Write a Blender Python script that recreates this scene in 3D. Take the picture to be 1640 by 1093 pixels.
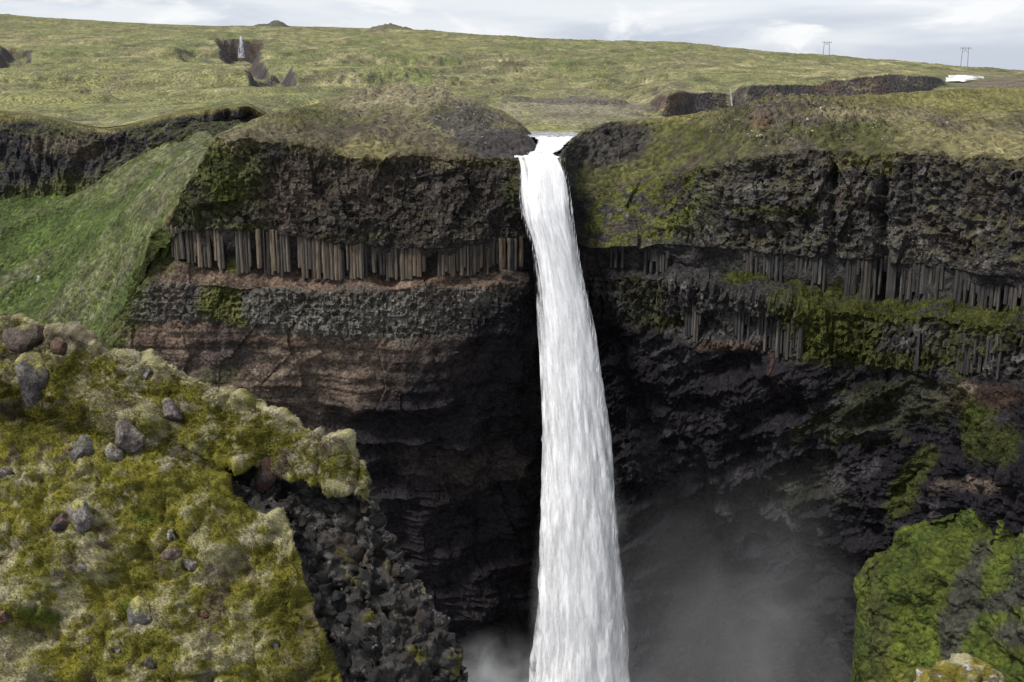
import bpy, math, random
import numpy as np
f32 = np.float32
sc = bpy.context.scene
for o in list(bpy.data.objects): bpy.data.objects.remove(o)

# ------------------------------------------------------------------ camera
FPX = 1758.0                       # focal length in photo pixels (1640 wide)
TH = math.radians(13.3)            # pitch below the horizon
cam_d = bpy.data.cameras.new('camera'); cam = bpy.data.objects.new('camera', cam_d)
sc.collection.objects.link(cam); sc.camera = cam
cam_d.sensor_width = 36; cam_d.lens = 36 * FPX / 1640
cam_d.clip_start = 0.1; cam_d.clip_end = 20000
cam.location = (0, 0, 0); cam.rotation_euler = (math.pi / 2 - TH, 0, 0)

# ------------------------------------------------------------------ sky and sun
SUN_EL, SUN_AZ = math.radians(52), math.radians(-120)      # azimuth from +Y, clockwise seen from above
world = bpy.data.worlds.new('World'); sc.world = world; world.use_nodes = True
nt = world.node_tree; nt.nodes.clear()
def N(nt, t, **kw):
    n = nt.nodes.new(t)
    for k, v in kw.items():
        if k in n.inputs.keys(): n.inputs[k].default_value = v
        else: setattr(n, k, v)
    return n
def L(nt, a, b): nt.links.new(a, b)
out = N(nt, 'ShaderNodeOutputWorld'); bg = N(nt, 'ShaderNodeBackground'); L(nt, bg.outputs[0], out.inputs[0])
sky = N(nt, 'ShaderNodeTexSky', sky_type='NISHITA', sun_disc=False)
sky.sun_elevation = SUN_EL; sky.sun_rotation = SUN_AZ
skm = N(nt, 'ShaderNodeVectorMath', operation='SCALE'); skm.inputs['Scale'].default_value = 0.08
L(nt, sky.outputs[0], skm.inputs[0])
tc = N(nt, 'ShaderNodeTexCoord')
def cloud(scale, zs, det, off, lo, hi):
    m = N(nt, 'ShaderNodeMapping'); m.inputs['Scale'].default_value = (scale, scale, scale * zs); m.inputs['Location'].default_value = off
    L(nt, tc.outputs['Generated'], m.inputs['Vector'])
    n = N(nt, 'ShaderNodeTexNoise'); n.inputs['Scale'].default_value = 1.0; n.inputs['Detail'].default_value = det; n.inputs['Roughness'].default_value = .55
    n.inputs['Distortion'].default_value = .35
    L(nt, m.outputs[0], n.inputs['Vector'])
    r = N(nt, 'ShaderNodeMapRange', interpolation_type='SMOOTHSTEP'); r.inputs['From Min'].default_value = lo; r.inputs['From Max'].default_value = hi
    L(nt, n.outputs['Fac'], r.inputs['Value']); return r.outputs[0]
c1 = cloud(3.2, 5.0, 4, (3.1, 0.7, 0.35), .40, .62)       # broad grey and white layers
c2 = cloud(9.0, 3.5, 5, (1.3, 4.2, 0.1), .52, .66)        # bright cumulus tops
mixg = N(nt, 'ShaderNodeMix', data_type='RGBA'); mixg.inputs['A'].default_value = (.54, .59, .69, 1); mixg.inputs['B'].default_value = (.78, .81, .86, 1)
L(nt, c1, mixg.inputs['Factor'])
mixw = N(nt, 'ShaderNodeMix', data_type='RGBA'); mixw.inputs['B'].default_value = (.90, .91, .93, 1)
L(nt, c2, mixw.inputs['Factor']); L(nt, mixg.outputs['Result'], mixw.inputs['A'])
mixs = N(nt, 'ShaderNodeMix', data_type='RGBA'); mixs.inputs['Factor'].default_value = .88
L(nt, skm.outputs[0], mixs.inputs['A']); L(nt, mixw.outputs['Result'], mixs.inputs['B'])
L(nt, mixs.outputs['Result'], bg.inputs['Color']); bg.inputs['Strength'].default_value = 1.0

sun_d = bpy.data.lights.new('sun', 'SUN'); sun = bpy.data.objects.new('sun', sun_d); sc.collection.objects.link(sun)
sun_d.energy = 4.2; sun_d.angle = math.radians(11); sun_d.color = (1.0, .965, .90)
from mathutils import Vector
sdir = Vector((math.sin(SUN_AZ) * math.cos(SUN_EL), math.cos(SUN_AZ) * math.cos(SUN_EL), math.sin(SUN_EL)))
sun.rotation_euler = (-sdir).to_track_quat('-Z', 'Y').to_euler()

vs = sc.view_settings; vs.view_transform = 'Standard'; vs.look = 'None'; vs.exposure = 0.2; vs.gamma = 1.0; vs.use_curve_mapping = False
sc.cycles.use_denoising = True; sc.cycles.use_adaptive_sampling = True; sc.cycles.adaptive_threshold = .02
sc.cycles.max_bounces = 6; sc.cycles.diffuse_bounces = 3; sc.cycles.glossy_bounces = 2; sc.cycles.transparent_max_bounces = 24; sc.cycles.volume_bounces = 2
sc.cycles.volume_max_steps = 128

# ------------------------------------------------------------------ noise (numpy)
rng = np.random.default_rng(11)
GV = (rng.random(64**3) * 2 - 1).astype(f32)
GJ = rng.random((64**3, 3)).astype(f32)
GN = rng.normal(size=(64**3, 3)).astype(f32); GN /= np.linalg.norm(GN, axis=1)[:, None]
def vn(p):
    p = np.asarray(p, f32); i = np.floor(p).astype(np.int32); f = p - i; f = f * f * f * (f * (f * 6 - 15) + 10)
    i0 = i & 63; i1 = (i + 1) & 63
    x0, y0, z0 = i0[..., 0] * 4096, i0[..., 1] * 64, i0[..., 2]; x1, y1, z1 = i1[..., 0] * 4096, i1[..., 1] * 64, i1[..., 2]
    fx, fy, fz = f[..., 0], f[..., 1], f[..., 2]
    a = GV[x0 + y0 + z0]; b = GV[x1 + y0 + z0]; a = a + (b - a) * fx
    c = GV[x0 + y1 + z0]; d = GV[x1 + y1 + z0]; c = c + (d - c) * fx
    a = a + (c - a) * fy
    e = GV[x0 + y0 + z1]; b = GV[x1 + y0 + z1]; e = e + (b - e) * fx
    c = GV[x0 + y1 + z1]; d = GV[x1 + y1 + z1]; c = c + (d - c) * fx
    e = e + (c - e) * fy
    return a + (e - a) * fz
def fbm(p, scale, octs=4, gain=.5, off=0.0, kind=0):
    """scale: cycles per unit (scalar or 3 values). kind 1 = billow, 2 = ridged"""
    q = np.asarray(p, f32) * np.asarray(scale, f32) + f32(off); s = 0; a = 1.0; t = 0
    for _ in range(octs):
        n = vn(q)
        if kind == 1: n = np.abs(n) * 2 - .6
        if kind == 2: n = 1 - 2.4 * np.abs(n)
        s = s + n * f32(a); t += a; a *= gain
        q = q * f32(2.03) + f32(17.37); q = np.stack([q[..., 1], q[..., 2], q[..., 0]], -1)
    return s / t * 1.6
def cells(p, scale, off=0.0):
    """3-D cellular noise: F1, F2, cell hash, offset of the point from its cell centre, cell normal (all in cell units)"""
    q = np.asarray(p, f32).reshape(-1, 3) * np.asarray(scale, f32) + f32(off)
    i = np.floor(q).astype(np.int32); f = q - i
    n = len(q); F1 = np.full(n, 9., f32); F2 = F1.copy(); ID = np.zeros(n, np.int64); D = np.zeros((n, 3), f32)
    for dx in (-1, 0, 1):
        for dy in (-1, 0, 1):
            for dz in (-1, 0, 1):
                h = ((i[:, 0] + dx) & 63) * 4096 + ((i[:, 1] + dy) & 63) * 64 + ((i[:, 2] + dz) & 63)
                d = f - (GJ[h] + np.array([dx, dy, dz], f32)); r = np.einsum('ij,ij->i', d, d)
                m = r < F1
                F2 = np.where(m, F1, np.minimum(F2, r)); F1 = np.where(m, r, F1); ID = np.where(m, h, ID); D[m] = d[m]
    sh = np.asarray(p).shape[:-1]
    return np.sqrt(F1).reshape(sh), np.sqrt(F2).reshape(sh), GV[(ID * 7 + 3) % 64**3].reshape(sh), D.reshape(sh + (3,)), GN[ID].reshape(sh + (3,))
def sst(a, b, x):
    t = np.clip((x - a) / (b - a), 0, 1); return t * t * (3 - 2 * t)
def mixc(a, b, m): return a + (np.asarray(b, f32) - a) * np.asarray(m)[..., None]

# ------------------------------------------------------------------ placing: a point of the place from where the photo shows it and its distance
def P(px, py, Y):
    px, py, Y = np.broadcast_arrays(np.asarray(px, float), np.asarray(py, float), np.asarray(Y, float))
    a = (px - 820) / FPX; b = -(py - 546.5) / FPX
    y = math.cos(TH) + b * math.sin(TH); z = -math.sin(TH) + b * math.cos(TH)
    return np.stack([a / y * Y, Y, z / y * Y], -1).astype(f32)
def smooth1(a, k):
    if k < 2: return a
    w = np.hanning(k + 2)[1:-1]; w /= w.sum()
    return np.convolve(np.pad(a, (k // 2, k - 1 - k // 2), mode='edge'), w, 'valid')
class Sheet:
    """rows: from far/top to near/bottom; each a list of (px, py, distance)."""
    def __init__(s, rows, px0, px1, ncol, cell, sm=9, subs=None):
        px = np.linspace(px0, px1, ncol); R = []
        for r in rows:
            r = np.array(r, float)
            R.append((smooth1(np.interp(px, r[:, 0], r[:, 1]), sm), smooth1(1 / np.interp(px, r[:, 0], r[:, 2]), sm)))
        py, iY, rc = [], [], []
        for k in range(len(R) - 1):
            d = np.abs(R[k + 1][0] - R[k][0]); n = subs[k] if subs and subs[k] else max(3, int(np.percentile(d, 70) / cell))
            for t in np.arange(n) / n:
                py.append(R[k][0] * (1 - t) + R[k + 1][0] * t); iY.append(R[k][1] * (1 - t) + R[k + 1][1] * t); rc.append(k + t)
        py.append(R[-1][0]); iY.append(R[-1][1]); rc.append(len(R) - 1)
        s.py = np.array(py); s.px = np.broadcast_to(px, s.py.shape).copy(); s.rc = np.broadcast_to(np.array(rc)[:, None], s.py.shape)
        s.Y = 1 / np.array(iY); s.p = P(s.px, s.py, s.Y); s.rough = np.full(s.py.shape, .9, f32)
    def smooth_rows(s, k):
        w = np.hanning(k + 2)[1:-1]; w /= w.sum(); q = np.pad(s.p, ((k // 2, k // 2), (0, 0), (0, 0)), mode='edge')
        # 'edge' padding shrinks the border a little, so keep the border rows where they were
        r = sum(q[i:i + s.p.shape[0]] * f32(w[i]) for i in range(k)); r[0] = s.p[0]; r[-1] = s.p[-1]; s.p = r.astype(f32)
    def normals(s):
        gu = np.gradient(s.p, axis=1); gv = np.gradient(s.p, axis=0); n = np.cross(gu, gv)
        n /= np.linalg.norm(n, axis=-1, keepdims=True) + 1e-9
        flip = np.sum(n * s.p, -1) > 0
        # rows run top to bottom, columns left to right: one orientation for the whole sheet
        if flip.mean() > .5: n = -n
        return n.astype(f32)
    def push(s, h, n=None):
        s.p = s.p + (s.normals() if n is None else n) * np.asarray(h, f32)[..., None]
    def at(s, px, py):
        d = (s.px - px)**2 + (s.py - py)**2; k = np.unravel_index(np.argmin(d), d.shape); return k
    def build(s, name, mat, r0=None, r1=None, parent=None, smooth=True):
        rc = s.rc[:, 0]; a = 0 if r0 is None else int(np.searchsorted(rc, r0)); b = len(rc) - 1 if r1 is None else int(np.searchsorted(rc, r1))
        return grid_mesh(name, s.p[a:b + 1], s.col[a:b + 1], s.rough[a:b + 1], mat, parent, smooth=smooth)
def grid_mesh(name, p, col, rough, mat, parent=None, wrap=False, extra=None, smooth=True):
    nr, nc = p.shape[:2]
    idx = np.arange(nr * nc).reshape(nr, nc)
    if wrap: idx = np.concatenate([idx, idx[:, :1]], 1)
    q = np.stack([idx[:-1, :-1], idx[1:, :-1], idx[1:, 1:], idx[:-1, 1:]], -1).reshape(-1, 4)
    c = np.concatenate([np.clip(col, 0, 1), rough[..., None]], -1).astype(f32) if col is not None else None
    return raw_mesh(name, p.reshape(-1, 3), q, mat, parent, c.reshape(-1, 4) if c is not None else None, extra, smooth)
def raw_mesh(name, v, q, mat, parent=None, col=None, extra=None, smooth=True):
    v = np.ascontiguousarray(v, f32); q = np.ascontiguousarray(q, np.int32); me = bpy.data.meshes.new(name); k = q.shape[1]
    me.vertices.add(len(v)); me.vertices.foreach_set('co', v.ravel())
    me.loops.add(q.size); me.loops.foreach_set('vertex_index', q.ravel())
    me.polygons.add(len(q)); me.polygons.foreach_set('loop_start', np.arange(0, q.size, k, dtype=np.int32))
    me.polygons.foreach_set('use_smooth', np.full(len(q), smooth, bool))
    if col is not None:
        a = me.attributes.new('col', 'FLOAT_COLOR', 'POINT'); a.data.foreach_set('color', np.ascontiguousarray(col, f32).ravel())
    for nm, arr in (extra or {}).items():
        if arr.ndim == 2: a = me.attributes.new(nm, 'FLOAT_VECTOR', 'POINT'); a.data.foreach_set('vector', np.ascontiguousarray(arr, f32).ravel())
        else: a = me.attributes.new(nm, 'FLOAT', 'POINT'); a.data.foreach_set('value', np.ascontiguousarray(arr, f32).ravel())
    me.update(calc_edges=True); me.validate()
    me.materials.append(mat)
    return link(name, me, parent)
def link(name, me, parent=None):
    o = bpy.data.objects.new(name, me); sc.collection.objects.link(o)
    if parent is not None: o.parent = parent
    return o
def tag(o, label=None, cat=None, group=None, kind=None):
    for k, v in (('label', label), ('category', cat), ('group', group), ('kind', kind)):
        if v: o[k] = v
    return o

# ------------------------------------------------------------------ materials
def terrain_mat(name, s_big, s_fine, bump, var=.5, vor=None, vbump=0, spec=.25, stretch=None):
    m = bpy.data.materials.new(name); m.use_nodes = True; nt = m.node_tree; b = nt.nodes['Principled BSDF']
    at = N(nt, 'ShaderNodeAttribute', attribute_name='col'); tc = N(nt, 'ShaderNodeTexCoord')
    def noise(s, det, rgh=.6):
        n = N(nt, 'ShaderNodeTexNoise'); n.inputs['Scale'].default_value = s; n.inputs['Detail'].default_value = det; n.inputs['Roughness'].default_value = rgh
        src = tc.outputs['Object']
        if stretch:
            mp = N(nt, 'ShaderNodeMapping'); mp.inputs['Scale'].default_value = stretch; mp.inputs['Rotation'].default_value = (0, .35, 0); L(nt, src, mp.inputs['Vector']); src = mp.outputs[0]
        L(nt, src, n.inputs['Vector']); return n
    def mr(src, a, b_):
        r = N(nt, 'ShaderNodeMapRange'); r.inputs['From Min'].default_value = .3; r.inputs['From Max'].default_value = .7
        r.inputs['To Min'].default_value = a; r.inputs['To Max'].default_value = b_; L(nt, src, r.inputs['Value']); return r.outputs[0]
    n1 = noise(s_big, 3); n2 = noise(s_fine, 3, .7)
    mu = N(nt, 'ShaderNodeMath', operation='MULTIPLY'); L(nt, mr(n1.outputs['Fac'], 1 - var, 1 + var), mu.inputs[0]); L(nt, mr(n2.outputs['Fac'], 1 - var, 1 + var), mu.inputs[1])
    fac = mu.outputs[0]; hsrc = n2.outputs['Fac']
    if vor:
        v = N(nt, 'ShaderNodeTexVoronoi'); v.inputs['Scale'].default_value = vor; L(nt, tc.outputs['Object'], v.inputs['Vector'])
        sep = N(nt, 'ShaderNodeSeparateColor'); L(nt, v.outputs['Color'], sep.inputs[0])
        r = N(nt, 'ShaderNodeMapRange'); r.inputs['To Min'].default_value = .6; r.inputs['To Max'].default_value = 1.4; L(nt, sep.outputs[0], r.inputs['Value'])
        m2 = N(nt, 'ShaderNodeMath', operation='MULTIPLY'); L(nt, fac, m2.inputs[0]); L(nt, r.outputs[0], m2.inputs[1]); fac = m2.outputs[0]
        ad = N(nt, 'ShaderNodeMath', operation='MULTIPLY_ADD'); L(nt, v.outputs['Distance'], ad.inputs[0]); ad.inputs[1].default_value = -vbump; L(nt, hsrc, ad.inputs[2]); hsrc = ad.outputs[0]
    sc_ = N(nt, 'ShaderNodeVectorMath', operation='SCALE'); L(nt, at.outputs['Color'], sc_.inputs[0]); L(nt, fac, sc_.inputs['Scale'])
    L(nt, sc_.outputs[0], b.inputs['Base Color']); L(nt, at.outputs['Alpha'], b.inputs['Roughness'])
    b.inputs['Specular IOR Level'].default_value = spec
    bp = N(nt, 'ShaderNodeBump'); bp.inputs['Strength'].default_value = 1; bp.inputs['Distance'].default_value = bump; L(nt, hsrc, bp.inputs['Height']); L(nt, bp.outputs[0], b.inputs['Normal'])
    return m
M_CLIFF = terrain_mat('basalt_cliff', .25, 2.0, .35, .4, 2.0, .5, .12)
M_TUNDRA = terrain_mat('tundra', .06, .9, .6, .36, 1.1, .7)
M_GRASS = terrain_mat('grass_talus', .15, 1.1, .7, .42, 1.2, .7)
M_MOSS = terrain_mat('fringe_moss', 3.5, 20, .05, .34, None, 0, .1, (.55, .8, 1.5))
M_ROCK = terrain_mat('basalt_rock', 5, 30, .03, .45, 18, .4)
M_COL = terrain_mat('basalt_column', .9, 5, .12, .45)

# ================================================================== TERRAIN
CELL = 1.8
def pp(s, sc1, off=0.0, octs=3, gain=.5, kind=0):          # noise over the sheet's own (angle, height) layout, for veins and patches
    return fbm(np.stack([s.px, s.py, s.Y * .3], -1) / 100.0, sc1, octs, gain, off, kind)
def blob(s, cx, cy, rx, ry, warp, edge=.35, rot=0):
    dx, dy = s.px - cx, s.py - cy; c, n = math.cos(rot), math.sin(rot)
    u, v = (dx * c + dy * n) / rx, (-dx * n + dy * c) / ry
    return 1 - sst(1 - edge, 1 + edge, np.sqrt(u * u + v * v) + warp)
def lay(s, a, b, w=.12):                                    # mask of the layer between rows a and b
    return sst(a - w, a + w, s.rc) * (1 - sst(b - w, b + w, s.rc))

# ---- far plateau and hillside, to the horizon
far_rows = [
 [(-260,182,292),(0,180,290),(60,186,288),(130,201,285),(170,206,284),(220,198,283),(300,178,280),(400,168,278),(430,190,300),(500,190,330),(600,185,340),(720,200,300),(745,206,270),(800,214,246),(850,215,241),(930,215,239),(960,216,246),(1000,208,262),(1100,198,300),(1200,184,320),(1500,168,330),(1900,168,330)],
 [(-260,168,340),(0,168,340),(200,166,335),(400,161,330),(500,162,345),(740,176,330),(800,189,292),(850,196,280),(930,197,280),(980,192,290),(1020,186,318),(1045,182,344),(1062,180,345),(1108,177,364),(1150,174,375),(1172,173,380),(1190,172,368),(1230,170,375),(1290,168,382),(1400,164,396),(1480,154,417),(1510,141,432),(1900,142,430)],
 [(-260,152,420),(0,153,420),(300,150,420),(400,140,430),(500,140,440),(740,152,400),(800,162,345),(830,158,352),(900,156,360),(1000,152,372),(1045,140,366),(1062,127,352),(1080,125,352),(1108,131,372),(1150,134,384),(1172,136,388),(1190,127,376),(1230,122,382),(1290,122,390),(1400,124,404),(1490,122,428),(1504,123,434),(1514,138,446),(1580,139,450),(1640,136,460),(1900,136,460)],
 [(-260,130,520),(0,125,520),(300,115,540),(500,115,560),(740,125,520),(830,142,400),(900,141,402),(1000,140,405),(1060,119,430),(1200,116,450),(1400,113,520),(1500,118,540),(1540,120,600),(1640,121,600),(1900,122,600)],
 [(-260,70,850),(0,72,850),(300,75,850),(500,80,850),(740,92,850),(1000,98,800),(1200,102,750),(1400,107,700),(1540,109,720),(1640,117,720),(1900,124,720)],
 [(-260,12,1500),(0,22,1500),(60,27,1500),(150,33,1500),(250,39,1500),(350,42,1500),(520,43,1500),(600,45,1500),(700,50,1500),(850,60,1480),(950,65,1450),(1090,68,1400),(1150,73,1360),(1270,85,1300),(1330,89,1200),(1400,96,1100),(1500,103,900),(1545,106,820),(1640,115,800),(1900,128,800)],
 [(-260,22,3000),(0,30,3000),(520,50,3000),(950,72,3000),(1330,96,3000),(1640,122,3000),(1900,132,3000)],
 [(-260,60,9000),(520,70,9000),(950,90,9000),(1330,110,9000),(1640,126,9000),(1900,134,9000)]]
far_rows.insert(0, [(-260,200,294),(430,200,305),(720,230,290),(745,236,262),(800,250,236),(940,250,230),(1000,235,255),(1200,215,310),(1900,190,325)])
S = Sheet(far_rows, -260, 1900, 900, 1.1, sm=11, subs=[10, 30, 34, 34, 80, 90, 12, 8])
S.rc = S.rc - 1
S.smooth_rows(7)
n0 = S.normals()
up = np.zeros_like(S.p); up[..., 2] = 1
amp = np.clip(S.Y / 300, .8, 4)
fade = sst(0, .25, S.rc) * (1 - sst(4.9, 5.05, S.rc) * .75) * (1 - .95 * blob(S, 1545, 128, 75, 16, 0 * S.px))
S.p += up * (fade * (fbm(S.p, .010, 4, .5, 3.3) * 2.2 * np.clip(S.Y / 450, .5, 1.6) + fbm(S.p, .04, 4, .55, 9.1) * 1.0 + fbm(S.p, .3, 3, .6, 2.2) * .22 * amp))[..., None]
tv = fbm(S.p, (.006, .012, .004), 3, .5, 6.6) + .12 * fbm(S.p, .04, 3, .6, 8.8)
terr = sum(sst(t_ - .02, t_ + .05, tv) for t_ in (-.42, -.12, .16, .44)); scarp = np.maximum.reduce([np.exp(-((tv - t_ - .015) / .05)**2) for t_ in (-.42, -.12, .16, .44)])
S.p[..., 2] += (fade * sst(.8, 1.6, S.rc) * (1 - sst(3.9, 4.5, S.rc)) * (1 - .7 * sst(1000, 1200, S.px)) * (terr - 2) * 1.8).astype(f32)
# the small ravine on the hillside: a channel with two steps in its floor
def carve(S, pcs, Ys, half, depth, Yh, Yl):
    pc = np.interp(S.Y, Ys, pcs); w = half(S.Y) if callable(half) else half
    t = np.abs(S.px - pc + 7 * fbm(S.p, .02, 2, .5, 5.5)) / w
    m = (1 - sst(.35, 1.0, t)) * (1 - sst(Yh - 6, Yh + 14, S.Y + 30 * fbm(S.p, .03, 2, .5, 15.5))) * sst(Yl - 60, Yl + 40, S.Y)
    S.p[..., 2] -= (m * depth).astype(f32); return m
r1 = carve(S, [428, 420, 404, 384, 386, 388], [470, 560, 640, 740, 860, 1000], lambda Y: np.interp(Y, [470, 560, 640, 760, 960], [24, 26, 28, 34, 48]), np.interp(S.Y, [450, 560, 700, 850, 955], [2, 6, 9, 14, 20]), 955, 470)
r2 = carve(S, [436, 434, 430], [430, 520, 620], 44, 9, 590, 470)
r3 = carve(S, [18, 26, 34], [620, 760, 900], 30, 9, 860, 640)
r4 = carve(S, [330, 330, 330], [700, 760, 820], 46, 7, 800, 720)
ravine = np.maximum.reduce([r1, r2, r3 * .7, r4 * .5])
nz = S.normals()[..., 2]
w1 = fbm(S.p, (.012, .006, .01), 4, .55, 1.7); w2 = fbm(S.p, (.035, .012, .03), 4, .6, 7.7); w3 = fbm(S.p, (.10, .05, .1), 4, .65, 4.1)
w4 = fbm(S.p, (.05, .016, .03), 4, .65, 19.3); w5 = fbm(S.p, (.25, .10, .2), 3, .7, 29.3)
c = np.empty(S.p.shape, f32); c[:] = (.142, .134, .054)
c = mixc(c, (.085, .100, .032), sst(-.15, .45, w1 + .25 * sst(500, 900, S.px) + .3 * w3))   # greener turf
c = mixc(c, (.215, .182, .100), sst(.0, .5, w2 - .05 + .3 * w5) * .8)                       # pale dry moss
c = mixc(c, (.060, .056, .034), sst(.12, .5, w4 + .35 * w3 - .12) * .6)                   # dark heath
c = mixc(c, (.090, .066, .046), sst(.3, .6, w3 + .35 * w2) * .8)                           # bare brown earth
c = mixc(c, (.070, .060, .046), sst(.35, .9, scarp + .35 * w5) * .55); c = mixc(c, (.118, .128, .048), .30 + 0 * w5) * (1.14 + .34 * w5)[..., None]
c = mixc(c, (.15, .150, .050), (1 - sst(.3, .8, np.abs(S.rc - 1.35))) * (1 - sst(380, 520, S.px)) * .6 * sst(-.4, .2, w2))
c = mixc(c, (.17, .145, .115), blob(S, 930, 172, 110, 30, .6 * w3) * .6)                   # lichen rubble by the river
c = mixc(c, (.075, .064, .056), blob(S, 960, 150, 130, 9, .5 * w3) * .8)
steep = 1 - sst(.62, .86, nz + .12 * w3)
rock = mixc(np.broadcast_to(np.array((.040, .036, .036), f32), c.shape), (.085, .062, .050), sst(-.1, .5, w3))
c = mixc(c, rock, np.maximum(steep, sst(.25, .7, ravine + .35 * w3) * sst(-.1, .35, 1 - nz + .4 * w3)))
c = mixc(c, (.105, .082, .060), blob(S, 1620, 136, 75, 14, .3 * w3) * .9)               # gravel spit beside the rapids
c = mixc(c, rock, blob(S, 1610, 112, 60, 5, .3 * w3) * .4)
S.col = c; FAR = S
far = S.build('plateau', M_TUNDRA)
tag(far, 'olive green moorland hillside rising behind the gorge to the skyline', 'hillside', kind='structure')

# ---- back cliff of the side valley on the left, with a grass talus below it
top = [r for r in far_rows[1] if r[0] <= 430]
top[-1] = (430, 186, 290)
S = Sheet([[(x, y - 3, Y + 6) for x, y, Y in top], [(x, y + 2, Y - 1) for x, y, Y in top],
  [(-260,212,286),(0,212,284),(130,228,281),(200,224,280),(300,196,276),(430,192,282)],
  [(-260,330,280),(0,326,279),(80,326,278),(140,312,277),(200,278,275),(300,240,268),(345,218,262),(430,202,270)]], -260, 430, 330, CELL, sm=9, subs=[6, 20, 62])
wv = fbm(S.p, .06, 4, .5, 3); n0 = S.normals(); n0[..., 2] *= .3
f1, f2, cid, D, cn = cells(S.p, (.5, .5, .22), 3)
h = wv * 2.2 + fbm(S.p, (.14, .14, .02), 4, .6, 8, 2) * 2.0 + np.sum(D * cn, -1) * .7 + fbm(S.p, (.6, .6, .25), 3, .6, 1, 2) * .4
S.push(h * sst(.9, 1.8, S.rc), n0)
n0 = S.normals(); w3 = fbm(S.p, .25, 4, .6, 2)
c = np.empty(S.p.shape, f32); c[:] = (.026, .024, .026)
c = mixc(c, (.060, .054, .048), sst(0, .8, cid + .6 * w3) * .6)
c = mixc(c, (.150, .128, .055), (1 - sst(1.1, 1.5, S.rc + .45 * wv + .2 * w3)) * 1.0)
c = mixc(c, (.085, .070, .052), blob(S, 110, 228, 50, 24, .4 * w3) * .8)
c = mixc(c, (.050, .055, .016), sst(.5, .85, n0[..., 2] + .3 * w3) * .6)
c = mixc(c, (.060, .066, .018), sst(2.6, 2.95, S.rc + .3 * wv) * .8)
S.col = c
o = S.build('cliff', M_CLIFF, smooth=False); tag(o, 'dark crumbling cliff at the far left above the grass talus', 'cliff', kind='structure')

S = Sheet([[(-260,300,292),(0,292,290),(80,294,289),(140,282,287),(200,250,284),(300,214,274),(325,214,268),(345,224,262),(400,246,262)],
  [(-260,318,284),(0,313,281),(80,313,280),(140,300,279),(200,265,277),(300,228,268),(325,226,260),(345,236,252),(400,256,250)],
  [(-260,420,264),(0,400,262),(100,385,258),(200,350,244),(260,320,232),(300,285,224),(345,250,214),(400,262,214)],
  [(-260,600,236),(0,600,234),(100,600,230),(185,590,212),(200,545,208),(230,470,204),(262,402,201),(300,340,199.5),(340,264,199),(400,270,203)],
  [(-260,760,215),(100,760,212),(185,720,213),(230,560,211),(300,420,208),(340,330,208),(400,320,210)],
  [(-260,1350,186),(100,1350,186),(185,1350,198),(230,1100,208),(300,900,212),(400,800,212)]], -260, 400, 340, CELL, sm=7, subs=[8, 60, 110, 30, 60])
S.smooth_rows(9); n0 = S.normals()
# runnels that follow the fall of the slope (downhill is towards the camera and to the left)
dn = P(0, 470, 252) - P(330, 250, 258); dn /= np.linalg.norm(dn)
ac = np.cross(dn, n0.reshape(-1, 3).mean(0)); ac /= np.linalg.norm(ac)
q = np.stack([S.p @ ac, S.p @ dn * .12, 0 * S.px], -1).astype(f32)
run = fbm(q, .16, 4, .55, 6); gully = fbm(q, .05, 3, .5, 2, 2)
S.push(run * .9 + gully * 1.2 + fbm(S.p, .5, 3, .6, 4) * .25, n0)
w3 = fbm(S.p, .12, 4, .6, 9); w4 = fbm(S.p, .5, 3, .7, 3)
c = np.empty(S.p.shape, f32); c[:] = (.050, .070, .015)
c = mixc(c, (.078, .080, .028), sst(-.1, .6, run + .3 * w4))
c = mixc(c, (.105, .112, .062), sst(.15, .6, run * .7 + w4 * .7) * .7); c = c * (1 + .35 * fbm(S.p, (.7, .7, 1.2), 3, .7, 63))[..., None]
c = mixc(c, (.040, .064, .010), blob(S, 40, 360, 200, 40, .4 * w3) * .6)
brown = sst(.15, .5, fbm(q, .22, 3, .5, 21) - .1 + .7 * (blob(S, 285, 300, 110, 22, .3 * w3, rot=-.78) + blob(S, 225, 440, 30, 130, .3 * w3, rot=.4) - .55))
c = mixc(c, (.080, .062, .038), brown * .5)
c = mixc(c, (.30, .28, .26), sst(.80, .95, fbm(S.p, .9, 2, .5, 31)) * blob(S, 70, 462, 60, 30, 0 * w3) * .8)
S.col = c
S.col = S.col * f32(.92)
o = S.build('talus_slope', M_GRASS); tag(o, 'steep bright green grass talus with brown erosion streaks on the left', 'grass slope', kind='structure')

# ---- left block: rounded top and layered cliff left of the fall
DIAG = np.array([(140, 660), (185, 560), (200, 512), (230, 436), (262, 366), (300, 300), (325, 252), (345, 217)], float)
def corner(row, k):
    xs = sorted(set([140, 160, 185, 200, 215, 230, 245, 262, 280, 300, 315, 325, 335, 345] + [r[0] for r in row if r[0] > 345])); r = np.array(row, float); res = []
    for x in xs:
        y = float(np.interp(x, r[:, 0], r[:, 1]))
        if x < 345: y = max(y, float(np.interp(x, DIAG[:, 0], DIAG[:, 1])) + 1.5 * k)
        res.append((x, y, float(np.interp(x, r[:, 0], r[:, 2])) + max(0, 345 - x) * .02))
    return res
ridge = [(140,662,212),(185,562,212),(200,514,211),(230,438,210),(262,368,209),(300,302,208),(325,254,208),(345,216,210),(356,210,215),(400,193,232),(450,179,250),(500,166,262),(540,152,272),(600,137,280),(640,133,282),(700,139,276),(740,151,268),(790,170,256),(825,190,246),(845,207,238),(870,232,224),(905,250,214)]
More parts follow.
